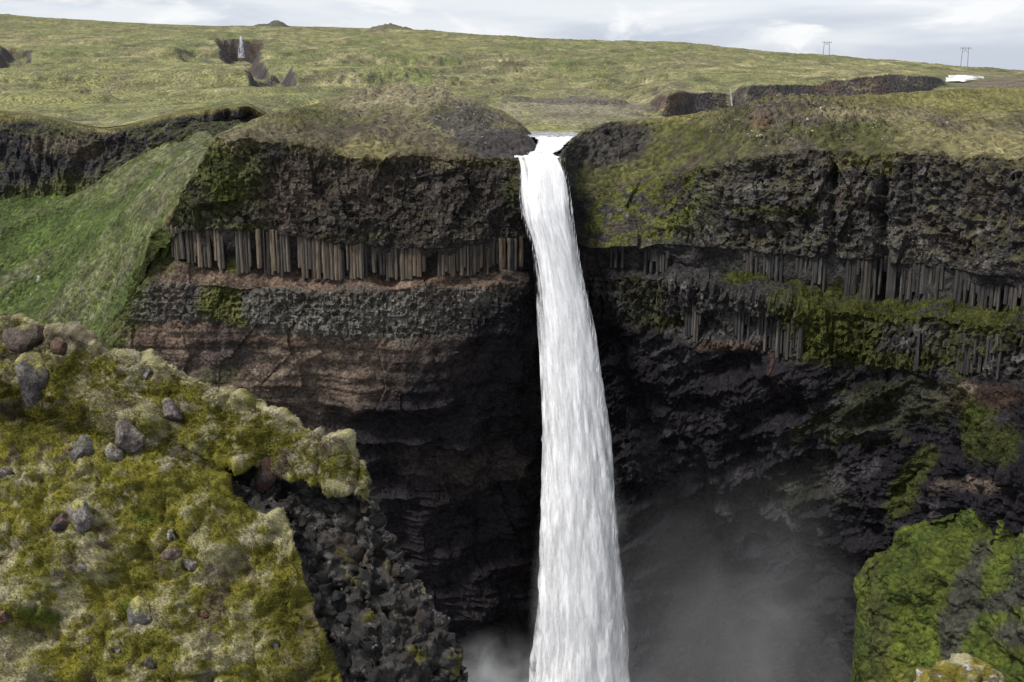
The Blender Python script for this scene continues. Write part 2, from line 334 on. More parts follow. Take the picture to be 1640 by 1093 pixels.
left_rows = [
 [(x, y + 24, Y + 70) for x, y, Y in ridge], ridge,
 corner([(140,214,207),(345,212,207),(400,205,212),(450,198,224),(540,192,234),(640,188,236),(700,186,234),(760,199,228),(800,214,222),(830,228,216),(855,238,211),(905,252,208)], 0),
 corner([(140,218,200),(345,217,199.5),(380,220,199),(440,228,199),(520,238,199.5),(580,245,200),(620,249,200.5),(700,247,201),(760,248,202),(830,251,203),(905,254,205)], 0),
 corner([(140,372,197),(262,372,197),(340,370,196),(420,377,196),(520,388,196),(640,400,196.5),(740,393,198),(815,388,200),(850,386,203),(905,386,207)], 1),
 corner([(140,406,199),(262,408,199),(340,430,198),(420,436,198),(520,443,198),(620,444,198.5),(740,436,200),(815,434,202),(850,436,205),(905,436,209)], 2),
 corner([(140,450,196.5),(262,452,196.5),(400,456,195.5),(520,464,195.5),(700,462,197),(815,457,200),(850,460,204),(905,460,209)], 3),
 corner([(140,512,195),(200,515,195),(400,527,195),(530,536,195),(650,546,196.5),(760,532,198),(830,520,202),(860,520,206),(905,520,211)], 4),
 corner([(140,600,195),(200,602,195),(400,632,196),(600,655,198),(760,640,201),(830,610,205),(905,610,214)], 5),
 [(140,780,199),(400,770,201),(600,775,204),(700,770,206),(830,770,211),(905,770,219)],
 [(140,1200,208),(400,1200,210),(600,1200,213),(830,1200,220),(905,1200,226)]]
S = Sheet(left_rows, 140, 905, 430, CELL, sm=7, subs=[10, 34, 26, 80, 28, 14, 36, 50, 70, 150])
S.smooth_rows(5)
px, py, rc = S.px, S.py, S.rc
n0 = S.normals(); cliff = sst(2.9, 3.2, rc)
f1, f2, cid, D, cn = cells(S.p, (1.05, 1.05, .85), 5); facet = np.sum(D * cn, -1)
g1, g2, gid, GD, gn = cells(S.p, (.13, .13, .10), 15); big = np.sum(GD * gn, -1)
lava = lay(S, 3, 4); tuff = np.maximum(lay(S, 5, 6), sst(6.9, 7.1, rc)); grey = lay(S, 6, 7); cols = lay(S, 4, 5, .06)
strata = fbm(S.p, (.015, .015, .45), 3, .6, 4)
broad = fbm(S.p, (.045, .045, .02), 3, .5, 12)
h = cliff * (broad * 2.2 + big * 1.7 * (.5 + .5 * lava) + fbm(S.p, .14, 4, .5, 6) * 1.3)
h += lava * (facet * .5 + cid * .22 + fbm(S.p, .35, 4, .6, 7, 2) * .5) + grey * (facet * .55 + fbm(S.p, .9, 3, .6, 8, 2) * .35)
h += tuff * (strata * .28 + fbm(S.p, (.02, .02, 1.1), 2, .5, 5) * .16 + fbm(S.p, .4, 3, .5, 2) * .3 + np.clip(fbm(S.p, (.12, .12, .012), 2, .5, 95), -.3, .3) * 2.0)
h += sst(7.6, 8.4, rc) * (fbm(S.p, (.05, .05, .16), 4, .5, 33, 2) * 2.2)
h -= cols * .8
S.push(h, n0)
top_m = 1 - sst(2.9, 3.15, rc)
hum = fbm(S.p, .11, 4, .55, 5, 1) * 1.2 + fbm(S.p, .28, 4, .6, 105, 2) * .28 + fbm(S.p, .5, 3, .6, 6) * .28
hum = hum - hum.mean() - .25; S.p[..., 2] += (top_m * sst(.9, 1.2, rc) * hum).astype(f32)
n1 = S.normals(); w1 = fbm(S.p, .05, 4, .55, 14); w2 = fbm(S.p, .16, 4, .6, 24); w3 = fbm(S.p, .6, 3, .65, 34)
c = np.empty(S.p.shape, f32); c[:] = (.118, .104, .044)
c = mixc(c, (.080, .082, .026), sst(-.05, .5, w1 + .2 * w3))
c = mixc(c, (.20, .172, .105), blob(S, 640, 150, 110, 36, .35 * w2) * .85 + blob(S, 415, 213, 60, 14, .3 * w2) * .6)
c = mixc(c, (.066, .050, .037), blob(S, 620, 218, 190, 34, .5 * w2) * .8); c = mixc(c, (.12, .105, .05), blob(S, 600, 215, 190, 34, .6 * w2) * sst(.1, .5, w3 + .5 * w2) * .6)
c = mixc(c, (.046, .042, .037), blob(S, 745, 195, 75, 30, .5 * w2) * .85); c = mixc(c, (.12, .11, .085), blob(S, 745, 190, 75, 28, .5 * w2) * sst(.15, .5, w3) * .6)
c = mixc(c, (.038, .033, .033), blob(S, 820, 228, 95, 22, .3 * w2) * .95)
c = mixc(c, (.16, .145, .055), blob(S, 600, 238, 60, 10, .5 * w2) * .6 + blob(S, 700, 205, 40, 6, .4 * w2, rot=.5) * .6)
ctop = c
c = np.empty(S.p.shape, f32); c[:] = (.044, .037, .033)                                  # upper lava
c = mixc(c, (.105, .090, .078), sst(.35, .9, cid + .4 * w3) * .7)
c = mixc(c, (.105, .080, .062), blob(S, 480, 300, 120, 45, .5 * w2) * .55)
c = mixc(c, (.060, .064, .022), blob(S, 375, 270, 70, 60, .5 * w2) * .8 + blob(S, 330, 330, 50, 60, .4 * w2) * .6 + blob(S, 665, 235, 30, 12, .4 * w2))
c = mixc(c, (.055, .058, .020), sst(.5, .8, n1[..., 2] + .25 * w2) * .3)
cl = c
c = np.empty(S.p.shape, f32); c[:] = (.112, .084, .064)                                  # brown tuff
c = mixc(c, (.100, .070, .052), sst(-.1, .5, strata + .3 * w2)); c = mixc(c, (.16, .125, .098), sst(.5, .75, fbm(S.p, (.02, .02, .8), 2, .5, 41)) * .5)
c = mixc(c, (.12, .082, .060), (blob(S, 440, 446, 160, 10, .3 * w2) + blob(S, 650, 448, 130, 9, .3 * w2)) * .6)
ct = c
c = np.empty(S.p.shape, f32); c[:] = (.085, .079, .068)                                  # grey rubble lava
c = mixc(c, (.15, .137, .118), sst(.2, .9, cid + .5 * w3) * .6); c = mixc(c, (.10, .078, .060), sst(.1, .6, w2) * .6)
cg = c
ccol = np.empty(S.p.shape, f32); ccol[:] = (.040, .034, .030)
c = mixc(cl, ccol, sst(3.96, 4.04, rc + .05 * w2)); c = mixc(c, ct, sst(4.95, 5.05, rc + .06 * w2)); c = mixc(c, cg, sst(5.9, 6.1, rc + .12 * w2)); c = mixc(c, ct, sst(6.9, 7.1, rc + .15 * w2))
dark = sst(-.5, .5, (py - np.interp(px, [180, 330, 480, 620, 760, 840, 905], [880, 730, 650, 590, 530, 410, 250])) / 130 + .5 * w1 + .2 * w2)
c = mixc(c, (.0105, .009, .012), dark * cliff * .95)                                        # spray-wet rock, with the gorge's deep shade darkened into its colour
c = mixc(c, (.052, .042, .034), blob(S, 730, 740, 110, 30, .4 * w2) * .55)
mossm = np.maximum.reduce([blob(S, 348, 488, 36, 34, .5 * w2), blob(S, 372, 516, 22, 12, .4 * w2), blob(S, 380, 428, 16, 9, .4 * w2), blob(S, 350, 602, 30, 14, .5 * w2) * .8, blob(S, 392, 372, 24, 12, .5 * w2) * .8, blob(S, 560, 380, 60, 8, .5 * w2) * .3])
c = mixc(c, (.062, .066, .010), mossm * .85)
c = mixc(c, (.026, .022, .026), blob(S, 350, 560, 42, 50, .5 * w2) * .6 + blob(S, 300, 500, 24, 30, .4 * w2) * .3)
c = mixc(c, (.055, .065, .014), blob(S, 818, 300, 10, 30, .4 * w2) * .5)
c = c * np.where(rc < 4.0, .62, .86)[..., None].astype(f32)
dd = px - np.interp(py, DIAG[::-1, 1], DIAG[::-1, 0]); c = mixc(c, (.048, .056, .014), (1 - sst(0, 46, dd + 26 * w2 + 14 * w3)) * cliff * .9)
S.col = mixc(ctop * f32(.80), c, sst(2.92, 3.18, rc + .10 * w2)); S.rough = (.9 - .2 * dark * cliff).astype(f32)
LEFT = S
o = S.build('plateau', M_TUNDRA, None, 3.0); tag(o, 'rounded brown and olive hilltop left of the waterfall lip', 'plateau', kind='structure')
cliff_left = S.build('cliff', M_CLIFF, 3.0, None, smooth=False); tag(cliff_left, 'layered brown and grey cliff left of the waterfall', 'cliff', kind='structure')

# ---- right block
g0 = [(885,276,205),(892,262,206),(898,250,208),(906,237,211),(920,222,217),(935,212,222),(960,201,227),(1000,193,229),(1060,187,227),(1130,178,224),(1175,170,221),(1210,159,219),(1260,153,221),(1350,153,224),(1430,149,234),(1500,143,258),(1560,140,300),(1640,138,340),(1900,136,340)]
right_rows = [
 [(x, y + (10 if x < 930 else 22), Y + 60) for x, y, Y in g0], g0,
 [(885,284,205),(905,262,209.5),(930,240,218),(960,230,220),(1000,226,222),(1060,216,222),(1130,204,216),(1180,190,209),(1210,180,206),(1300,186,202),(1400,192,200),(1500,188,206),(1560,182,222),(1640,190,222),(1900,205,205)],
 [(885,310,206),(905,310,207.5),(930,306,210.8),(1000,296,212),(1060,282,212),(1110,270,207),(1150,258,201),(1200,250,196),(1290,238,192),(1400,243,188),(1500,242,182),(1640,250,170),(1900,262,145)],
 [(885,384,205),(930,388,202.5),(1000,388,199.5),(1090,392,196.5),(1200,402,192),(1300,415,187),(1400,418,184),(1500,430,178),(1640,446,166),(1900,460,141)],
 [(885,424,207),(930,424,205),(1000,424,203),(1090,432,199),(1200,448,194),(1300,464,189),(1400,474,185),(1500,482,179),(1640,490,167),(1900,500,142)],
 [(885,444,206),(930,444,204),(1000,446,200),(1090,448,195),(1200,474,188),(1300,494,183),(1400,500,179),(1500,506,173),(1640,524,161),(1900,540,136)],
 [(885,520,207),(930,520,205),(1000,520,201),(1090,532,196.5),(1130,544,194.5),(1250,558,188.5),(1310,578,183),(1400,588,179),(1500,593,173),(1640,608,161),(1900,620,135)],
 [(885,640,210),(1000,640,205),(1100,660,201),(1200,690,196),(1300,705,188),(1400,722,180),(1500,742,169),(1640,764,149),(1900,780,120)],
 [(885,800,217),(1000,800,213),(1200,830,205),(1300,855,195),(1400,885,183),(1500,905,170),(1640,925,150),(1900,940,120)],
 [(885,1200,228),(1000,1200,223),(1200,1200,212),(1400,1200,180),(1640,1200,146),(1900,1200,112)]]
S = Sheet(right_rows, 885, 1900, 540, CELL, sm=7, subs=[10, 36, 44, 80, 30, 16, 48, 70, 80, 150])
S.smooth_rows(5)
px, py, rc = S.px, S.py, S.rc
n0 = S.normals(); cliff = sst(2.85, 3.15, rc)
f1, f2, cid, D, cn = cells(S.p, (1.05, 1.05, .85), 25); facet = np.sum(D * cn, -1)
g1, g2, gid, GD, gn = cells(S.p, (.13, .13, .08), 35); big = np.sum(GD * gn, -1)
lava = lay(S, 3, 4, .2) * (1 - .75 * (1 - sst(1030, 1120, px + (py - 300) * .25))); cols = lay(S, 4, 5, .08); low = lay(S, 6, 7, .08); scree = sst(6.9, 7.2, rc)
broad = fbm(S.p, (.05, .05, .02), 3, .5, 52)
h = cliff * (broad * 2.0 + big * 1.7 * (.5 + .5 * lava) + fbm(S.p, .14, 4, .5, 46) * 1.3)
cleft = np.exp(-((px - 1412 - 6 * broad) / 9)**2) * sst(3.1, 3.4, rc) * (1 - sst(4.9, 5.1, rc)) + np.exp(-((px - 1335) / 7)**2) * .5 * lava
h += lava * (facet * .75 + cid * .32 + fbm(S.p, .35, 4, .6, 47, 2) * .6) - cleft * 4
h += low * (facet * 1.1 + fbm(S.p, (.7, .7, .1), 3, .6, 3, 2) * .6) + lay(S, 5, 6) * fbm(S.p, .4, 3, .6, 9, 1) * .8
diagq = np.stack([S.p[..., 0] * .8 + S.p[..., 2] * .6, S.p[..., 1], S.p[..., 2] * .8 - S.p[..., 0] * .6], -1)
h += scree * (fbm(diagq, (.05, .1, .16), 4, .55, 8, 2) * 1.9 + fbm(S.p, .35, 3, .6, 3, 2) * .5 + facet * .5)
cave = blob(S, 1165, 520, 75, 24, .3 * fbm(S.p, .2, 3, .5, 3)); h -= cave * 2.2
h -= cols * .8
S.push(h, n0)
top_m = (1 - cliff)
hum = -.5 + fbm(S.p, .11, 4, .55, 45, 1) * .9 + fbm(S.p, .28, 4, .6, 145, 2) * .28 + fbm(S.p, .5, 3, .6, 46) * .28
kn = sst(960, 1040, px) * .5 + .5
hum = hum - hum.mean() - .25; S.p[..., 2] += (top_m * sst(.9, 1.2, rc) * hum * kn).astype(f32)
rs = blob(S, 975, 232, 75, 34, .2 * broad, rot=-.25)
S.push(rs * fbm(S.p, .35, 4, .55, 71, 2) * .9 + top_m * blob(S, 1270, 190, 130, 36, .3 * broad) * facet * .9)
n1 = S.normals(); w1 = fbm(S.p, .05, 4, .55, 64); w2 = fbm(S.p, .16, 4, .6, 74); w3 = fbm(S.p, .6, 3, .65, 84)
c = np.empty(S.p.shape, f32); c[:] = (.150, .130, .045)
c = mixc(c, (.088, .090, .022), sst(-.1, .5, w1 + .4 * w3)); c = mixc(c, (.21, .18, .095), sst(.2, .6, w2 + .2 * w3) * .6)
c = mixc(c, (.064, .058, .030), sst(.2, .6, fbm(S.p, .12, 4, .65, 94)) * .7)
brn = np.clip(blob(S, 1275, 205, 135, 48, .35 * w2) * 1.1 + blob(S, 1130, 225, 70, 34, .5 * w2) * .7 + blob(S, 1490, 188, 100, 11, .5 * w2, rot=.22) * .8 + blob(S, 1620, 205, 40, 14, .5 * w2) * .6, 0, 1)
c = mixc(c, (.050, .040, .034), brn * .92); c = mixc(c, (.105, .088, .074), brn * sst(.15, .6, w3 + .4 * cid) * .6); c = mixc(c, (.075, .075, .024), brn * sst(.2, .5, w2 + .3 * w1) * .5); c = mixc(c, (.10, .045, .035), blob(S, 1215, 195, 18, 12, .5 * w3) * .5)
sl_ = np.clip(blob(S, 1040, 270, 190, 85, .3 * w2, rot=-.22) * 1.1, 0, 1)
c = mixc(c, (.058, .064, .015), np.clip(sl_ * (.75 + .25 * w3) + blob(S, 1400, 220, 100, 26, .5 * w2) * .8, 0, 1))
c = mixc(c, (.070, .076, .014), sl_ * sst(.1, .5, w2 + .3 * w1) * .7)
c = mixc(c, (.050, .038, .030), sl_ * sst(.1, .5, fbm(S.p, .22, 4, .65, 194)) * .8)
c = mixc(c, (.190, .165, .080), blob(S, 1540, 225, 120, 22, .6 * w2) * .7 + blob(S, 1380, 178, 110, 10, .6 * w2) * .5)
c = mixc(c, (.16, .145, .045), blob(S, 1530, 158, 150, 16, .3 * w2) * .7 + blob(S, 1010, 194, 90, 6, .4 * w2, rot=-.1) * .7)
c = mixc(c, (.040, .035, .035), np.clip(rs * 1.1 + .3 * w3 * rs, 0, 1) * .92)
c = mixc(c, (.040, .034, .034), blob(S, 905, 320, 26, 90, .3 * w2))
ctop = c
c = np.empty(S.p.shape, f32); c[:] = (.046, .042, .041)
c = mixc(c, (.125, .112, .105), sst(.3, .9, cid + .4 * w3) * .75); c = mixc(c, (.085, .066, .052), sst(.2, .6, w2) * .5)
c = mixc(c, (.17, .155, .14), blob(S, 1460, 390, 60, 40, .5 * w2) * .35 + (blob(S, 1300, 298, 170, 8, .6 * w2)) * .4)
mossU = np.maximum.reduce([blob(S, 1010, 325, 130, 85, .35 * w2, rot=-.5), blob(S, 1390, 262, 50, 18, .5 * w2) * .7, blob(S, 1240, 338, 60, 6, .4 * w2) * .6, sst(.5, .8, n1[..., 2] + .3 * w2) * .5])
c = mixc(c, (.090, .098, .020), mossU * sst(-1.0, -.3, w3 + w1) * .92); c = mixc(c, (.045, .036, .028), mossU * sst(.1, .5, w2) * .5)
ccol = np.empty(S.p.shape, f32); ccol[:] = (.046, .043, .042)
c = mixc(c, ccol, sst(3.95, 4.05, rc + np.where(px < 1130, .45, .06) * w2 - np.where(px < 1130, .1, 0)))
led = lay(S, 4.85, 6.15, .25)
mossL = np.maximum.reduce([sst(1225, 1290, px + 30 * w2) * lay(S, 4.95, 6.3, .2) * sst(-.15, .35, w2 + .5 * w3 + .2 * w1), blob(S, 1195, 448, 50, 16, .5 * w2), blob(S, 1340, 520, 90, 60, .7 * w2), blob(S, 1420, 575, 110, 18, .6 * w2) * .9, blob(S, 1010, 470, 60, 40, .8 * w2) * .5, blob(S, 1050, 515, 60, 8, .5 * w2) * .9, blob(S, 1560, 545, 70, 50, .9 * w2) * .6])
c = mixc(c, (.040, .036, .036), sst(5.0, 5.2, rc)); c = mixc(c, (.115, .105, .098), low * sst(.1, .8, cid + .4 * w3) * .8)
c = mixc(c, (.20, .19, .18), cave * sst(.0, .5, w3 + .2) * .5)
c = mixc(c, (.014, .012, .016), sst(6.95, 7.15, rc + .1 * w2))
c = mixc(c, (.055, .050, .056), sst(7, 7.3, rc) * (1 - sst(8.6, 9.2, rc)) * sst(.15, .6, fbm(diagq, (.04, .1, .2), 4, .55, 28) + .25 * w3) * .8)
c = mixc(c, (.075, .045, .030), np.clip(blob(S, 1170, 548, 60, 5, .3 * w2) + blob(S, 1250, 590, 8, 40, .3 * w2, rot=-.3) * .7 + blob(S, 1580, 640, 70, 26, .5 * w2) * .7, 0, 1) * .8)
c = mixc(c, (.15, .115, .09), blob(S, 1562, 631, 14, 9, .3 * w3) * .9 + blob(S, 1565, 776, 50, 14, .5 * w2) * .7)
c = mixc(c, (.048, .053, .009), np.clip(mossL, 0, 1) * .92)
c = mixc(c, (.040, .046, .010), np.clip(blob(S, 1430, 650, 120, 50, .9 * w2) * .45 + blob(S, 1590, 710, 60, 42, .6 * w2) * .9 + blob(S, 1465, 760, 18, 60, .5 * w2, rot=.35) * .9 + blob(S, 1300, 770, 60, 40, 1.1 * w2) * .25, 0, 1))
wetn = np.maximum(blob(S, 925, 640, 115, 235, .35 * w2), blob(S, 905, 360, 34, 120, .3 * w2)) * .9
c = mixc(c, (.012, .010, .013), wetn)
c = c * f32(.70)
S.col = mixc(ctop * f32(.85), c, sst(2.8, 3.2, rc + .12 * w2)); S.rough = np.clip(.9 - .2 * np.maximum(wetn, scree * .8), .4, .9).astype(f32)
RIGHT = S
o = S.build('plateau', M_TUNDRA, None, 3.0); tag(o, 'green and brown mossy hilltop right of the waterfall lip', 'plateau', kind='structure')
cliff_right = S.build('cliff', M_CLIFF, 3.0, None, smooth=False); tag(cliff_right, 'dark basalt cliff with moss ledges right of the waterfall', 'cliff', kind='structure')

# ---- mossy buttress at the foot of the right cliff
S = Sheet([[(1362,1130,186),(1368,1020,186),(1376,950,186),(1392,920,186),(1430,890,184),(1480,850,180),(1560,835,172),(1640,825,162),(1900,820,130)],
  [(1362,1110,170),(1368,1000,170),(1374,930,170),(1390,902,170),(1430,864,169),(1480,822,168),(1560,806,160),(1640,790,149),(1900,790,125)],
  [(1362,1150,167),(1368,1060,167),(1390,980,165),(1430,950,163),(1480,930,160),(1560,920,152),(1640,910,143),(1900,900,120)],
  [(1362,1260,163),(1430,1260,154),(1560,1260,142),(1640,1260,134),(1900,1260,110)]], 1362, 1900, 300, CELL, sm=5, subs=[10, 70, 150])
S.smooth_rows(9); n0 = S.normals()
w1 = fbm(S.p, .06, 4, .55, 104); w2 = fbm(S.p, .2, 4, .6, 114); w3 = fbm(S.p, .8, 3, .65, 124)
f1, f2, cid, D, cn = cells(S.p, .5, 55)
S.push((w1 * 2.2 + fbm(S.p, .18, 4, .5, 7, 1) * 1.3 + np.sum(D * cn, -1) * .5 + w3 * .2) * sst(.5, 1.2, S.rc), n0)
c = np.empty(S.p.shape, f32); c[:] = (.056, .070, .009)
c = mixc(c, (.084, .080, .013), sst(-.1, .5, w1 + .4 * w3)); c = mixc(c, (.038, .060, .009), sst(.1, .5, w2) * .7)
bare = np.clip(blob(S, 1545, 950, 22, 70, .55 * w2, rot=.1) + blob(S, 1520, 1020, 16, 44, .5 * w2) + blob(S, 1625, 925, 30, 50, .4 * w2) * .9 + blob(S, 1600, 960, 40, 14, .4 * w2, rot=-.4) + blob(S, 1630, 1015, 26, 22, .4 * w2) + blob(S, 1580, 790, 120, 26, .5 * w2), 0, 1)
c = mixc(c, (.038, .034, .033), bare * .85); S.col = c
c = S.col; S.col = mixc(c, (.045, .042, .020), blob(S, 1395, 1000, 22, 90, .5 * w2) * .5)
S.col = S.col * f32(.9); o = S.build('buttress', M_GRASS); tag(o, 'bright green mossy buttress low in the gorge, lower right', 'mossy buttress', kind='structure')

# ---- gorge floor
x = np.linspace(-160, 160, 120); y = np.linspace(20, 235, 90); X, Yg = np.meshgrid(x, y)
p = np.stack([X, Yg, np.full_like(X, -134)], -1).astype(f32); p[..., 2] += fbm(p, .05, 4, .55, 2) * 3 + fbm(p, .3, 3, .5, 3) * .8
cc = np.empty(p.shape, f32); cc[:] = (.035, .033, .034)
o = grid_mesh('ground', p[::-1], cc, np.full(X.shape, .7, f32), M_CLIFF); tag(o, 'dark wet rubble on the gorge floor', 'ground', kind='structure')

# ================================================================== BASALT COLUMNS (parts of the two cliffs)
R = random.Random(5)
def column_mesh(seed, tone):
    r = random.Random(seed); n = r.choice((5, 6, 6, 7)); lv = [0, r.uniform(.2, .35), r.uniform(.45, .6), r.uniform(.72, .88), 1]
    V = []; rad = [r.uniform(.8, 1.15) for _ in range(n)]; a0 = r.uniform(0, 6)
    for z in lv:
        ox, oy, k = r.uniform(-.10, .10), r.uniform(-.10, .10), r.uniform(.86, 1.1)
        for i in range(n):
            a = a0 + 2 * math.pi * i / n; V.append((ox + k * rad[i] * math.cos(a), oy + k * rad[i] * math.sin(a), z + r.uniform(-.02, .02)))
    F = []
    for l in range(4):
        for i in range(n): F.append((l * n + i, l * n + (i + 1) % n, (l + 1) * n + (i + 1) % n, (l + 1) * n + i))
    F.append(tuple(range(n))[::-1]); F.append(tuple(range(4 * n, 5 * n)))
    me = bpy.data.meshes.new('basalt_column'); me.from_pydata(V, [], F)
    a = me.attributes.new('col', 'FLOAT_COLOR', 'POINT')
    for i in range(len(V)):
        k = r.uniform(.7, 1.25); a.data[i].color = (tone[0] * k, tone[1] * k, tone[2] * k, .85)
    me.materials.append(M_COL); return me
warm = [(.108, .084, .060), (.092, .076, .058), (.062, .056, .048), (.098, .072, .050), (.036, .031, .028), (.130, .106, .078), (.05, .043, .037)]
cold = [(.040, .037, .036), (.050, .046, .043), (.032, .030, .030), (.066, .058, .052), (.036, .034, .033), (.056, .049, .042)]
WARM = [column_mesh(100 + i, warm[i % len(warm)]) for i in range(14)]; COLD = [column_mesh(200 + i, cold[i % len(cold)]) for i in range(14)]
def columns(S, parent, r0, r1, x0, x1, lib, wid, skip=lambda x: 0, out=.4, lenj=.25, seed=0):
    rc = S.rc[:, 0]; i0 = int(np.searchsorted(rc, r0)); i1 = int(np.searchsorted(rc, r1)); x = x0; run = 0; base = 0
    while x < x1:
        j = int(np.argmin(np.abs(S.px[0] - x))); a, b = S.p[i0, j], S.p[i1, j]; w = wid * R.choice((.6, .8, .9, 1.0, 1.1, 1.4))
        if run <= 0: run = R.randint(2, 7); base = R.uniform(-.2, .18); gone = R.random() < skip(x)
        run -= 1; H = a[2] - b[2]
        if not gone and R.random() > .04:
            zt = a[2] + R.uniform(.2, .9) - (H * .3 * R.random() if R.random() < .12 else 0); zb = b[2] - R.uniform(.1, .5) + (H * lenj * R.random()**3)
            o = link('basalt_column', R.choice(lib), parent); back = base + R.uniform(-.14, .14)
            d = np.array([(a[0] + b[0]) / 2, (a[1] + b[1]) / 2]); d = d / np.linalg.norm(d)
            o.location = ((a[0] + b[0]) / 2 - d[0] * (out + back), (a[1] + b[1]) / 2 - d[1] * (out + back), zb)
            o.scale = (w, w, zt - zb); o.rotation_euler = (R.uniform(-.012, .012), R.uniform(-.012, .012), R.uniform(0, 6.28))
        x += 1.62 * w * FPX / float(a[1])
columns(LEFT, cliff_left, 4.0, 4.97, 268, 838, WARM, .34, lambda x: .7 if 350 < x < 398 else .03, .4, .3)
columns(RIGHT, cliff_right, 4.15, 5.0, 960, 1700, COLD, .30, lambda x: .5 if x < 1180 else .3, -.08, .9, 4)
columns(RIGHT, cliff_right, 6.4, 7.0, 1096, 1290, COLD + WARM[2:3], .30, lambda x: .1, .0, .8, 5)
columns(RIGHT, cliff_right, 6.3, 6.95, 1470, 1680, COLD, .3, lambda x: .6, -.1, .9, 6)

# ================================================================== FOREGROUND PROMONTORY
crest = [(-160,432,33),(0,498,31.5),(30,510,31.4),(60,523,31.2),(100,540,31),(150,556,30.7),(200,569,30.4),(250,583,30),(300,602,29.7),(350,624,29.4),(400,646,29),(450,667,28.7),(500,691,28.3),(540,711,28.0),(570,731,27.8),(586,752,27.6),(594,776,27.5),(602,832,27.3),(625,866,27.2),(652,902,27.0),(684,952,26.8),(704,987,26.6),(724,1032,26.3),(749,1095,26),(790,1200,25.5),(860,1340,25)]
cr = np.array(crest, float); bot = np.array([(-160, 1500, 22), (0, 1500, 22), (300, 1500, 21.6), (540, 1500, 21.4), (745, 1500, 22.4), (860, 1520, 23)], float)
def Yp(x, y):
    a = 1 / np.interp(x, cr[:, 0], cr[:, 2]); b = 1 / np.interp(x, bot[:, 0], bot[:, 2]); y0 = np.interp(x, cr[:, 0], cr[:, 1])
    return 1 / (a + (b - a) * (y - y0) / (1500 - y0))
def pl(L_, off):                                            # rows on the slope's own plane, set back (+) or forward (-) by off(px) metres
    return [(x, y, Yp(x, y) + float(np.interp(x, [-160, 335, 400, 560, 600, 620], [0, 0, off, off, off * .4, 0]))) for x, y in L_]
rows = [[(x, y + 330, Y + 8) for x, y, Y in crest], [(x, y + 55, Y + 3.2) for x, y, Y in crest], crest,
 pl([(-160,560),(0,600),(150,650),(250,690),(340,728),(400,746),(450,764),(500,772),(540,777),(575,790),(594,808),(606,842),(630,878),(655,911),(705,994),(750,1102),(795,1210),(860,1345)], -.12),
 pl([(-160,572),(0,612),(150,660),(250,698),(340,737),(385,756),(450,774),(500,781),(540,785),(575,797),(594,814),(606,850),(632,886),(658,918),(708,1000),(752,1108),(797,1216),(860,1352)], .85),
 pl([(-160,620),(0,660),(150,700),(250,728),(340,752),(400,790),(440,812),(468,838),(478,880),(490,940),(510,990),(530,1035),(550,1090),(575,1160),(620,1280),(700,1400),(860,1440)], .60),
 pl([(-160,640),(0,680),(150,720),(250,745),(340,772),(400,806),(440,828),(468,854),(478,896),(490,956),(510,1004),(530,1048),(550,1102),(575,1170),(620,1288),(700,1410),(860,1450)], -.22),
 [tuple(r) for r in bot]]
S = Sheet(rows, -160, 860, 620, 1.7, sm=5, subs=[8, 20, 85, 8, 130, 10, 270])
S.smooth_rows(7)
px, py, rc = S.px, S.py, S.rc; n0 = S.normals()
w0 = fbm(S.p, .8, 3, .5, 3)
bnd = (sst(3.5, 3.9, rc + .0 * w0) * (1 - sst(5.15, 5.5, rc))) * sst(335, 375, px + 18 * w0)
rightface = sst(590, 606, px + 10 * w0 + np.where(rc < 3, (820 - py) * .25, 0) * sst(560, 600, px))
rockm = np.clip(np.maximum(bnd, rightface * (rc > 1.5)), 0, 1)
w0t = fbm(S.p, 1.8, 3, .6, 9)
tongue = np.maximum.reduce([blob(S, 562, 915, 16, 62, .9 * w0t, rot=-.5), blob(S, 610, 900, 18, 30, .9 * w0t, rot=-.4), blob(S, 590, 985, 22, 16, .9 * w0t), blob(S, 650, 990, 16, 40, .9 * w0t, rot=-.5) * .8, blob(S, 665, 1050, 26, 20, .9 * w0t), blob(S, 720, 1060, 14, 40, .9 * w0t, rot=-.3)])
tongue = tongue * sst(-.25, .25, w0t + .1)
rockm = rockm * (1 - .75 * tongue); moss = 1 - rockm
sl = np.array([1.0, .75, 1.0])
a1, a2, aid, AD, an = cells(S.p + .25 * np.stack([w0, fbm(S.p, .8, 3, .5, 13), w0 * .3], -1), 1.05 * sl, 3)
b1, b2, bid, BD, bn = cells(S.p + .08 * np.stack([fbm(S.p, 2.5, 2, .5, 3), fbm(S.p, 2.5, 2, .5, 23), 0 * w0], -1), 2.7 * sl, 13)
cush = np.sqrt(np.clip(1 - (a1 / .80)**2, 0, 1)); cush2 = np.sqrt(np.clip(1 - (b1 / .85)**2, 0, 1))
lump = fbm(S.p, .33, 3, .5, 8); big = sst(-.25, .45, aid + .3 * lump)
cush *= sst(-.1, .6, a2 - a1 + .3); 
mid = fbm(S.p * np.array([1, .8, 1.2], f32), .9, 3, .45, 155); crease = np.exp(-((a2 - a1) / .16)**2) * sst(-.1, .5, fbm(S.p, .5, 2, .5, 71) + .2)
h = moss * (lump * .44 + mid * .28 + cush * .13 * big - crease * .12 + cush2 * .035 * sst(-.4, .6, bid + .2) + fbm(S.p, (1.5, 1.9, 2.6), 3, .5, 55) * .11 + fbm(S.p, (3.6, 5.0, 6.5), 3, .6, 5) * .05 + fbm(S.p, 14, 3, .6, 6) * .030)
h = h - .09 * moss
domes = [(530,735,40,26,.28),(455,830,30,28,.35),(330,890,36,28,.22),(250,860,30,30,.4),(315,1066,28,26,.35),(265,1024,34,20,.25),(223,985,26,28,.35),(210,592,42,14,.35),(150,838,24,18,.3),(400,700,40,20,.3),(590,770,18,26,.3),(60,760,26,20,.25),(395,745,20,16,.35),(40,1060,60,30,.3),(110,1075,40,30,.3),(190,745,22,18,.25)]
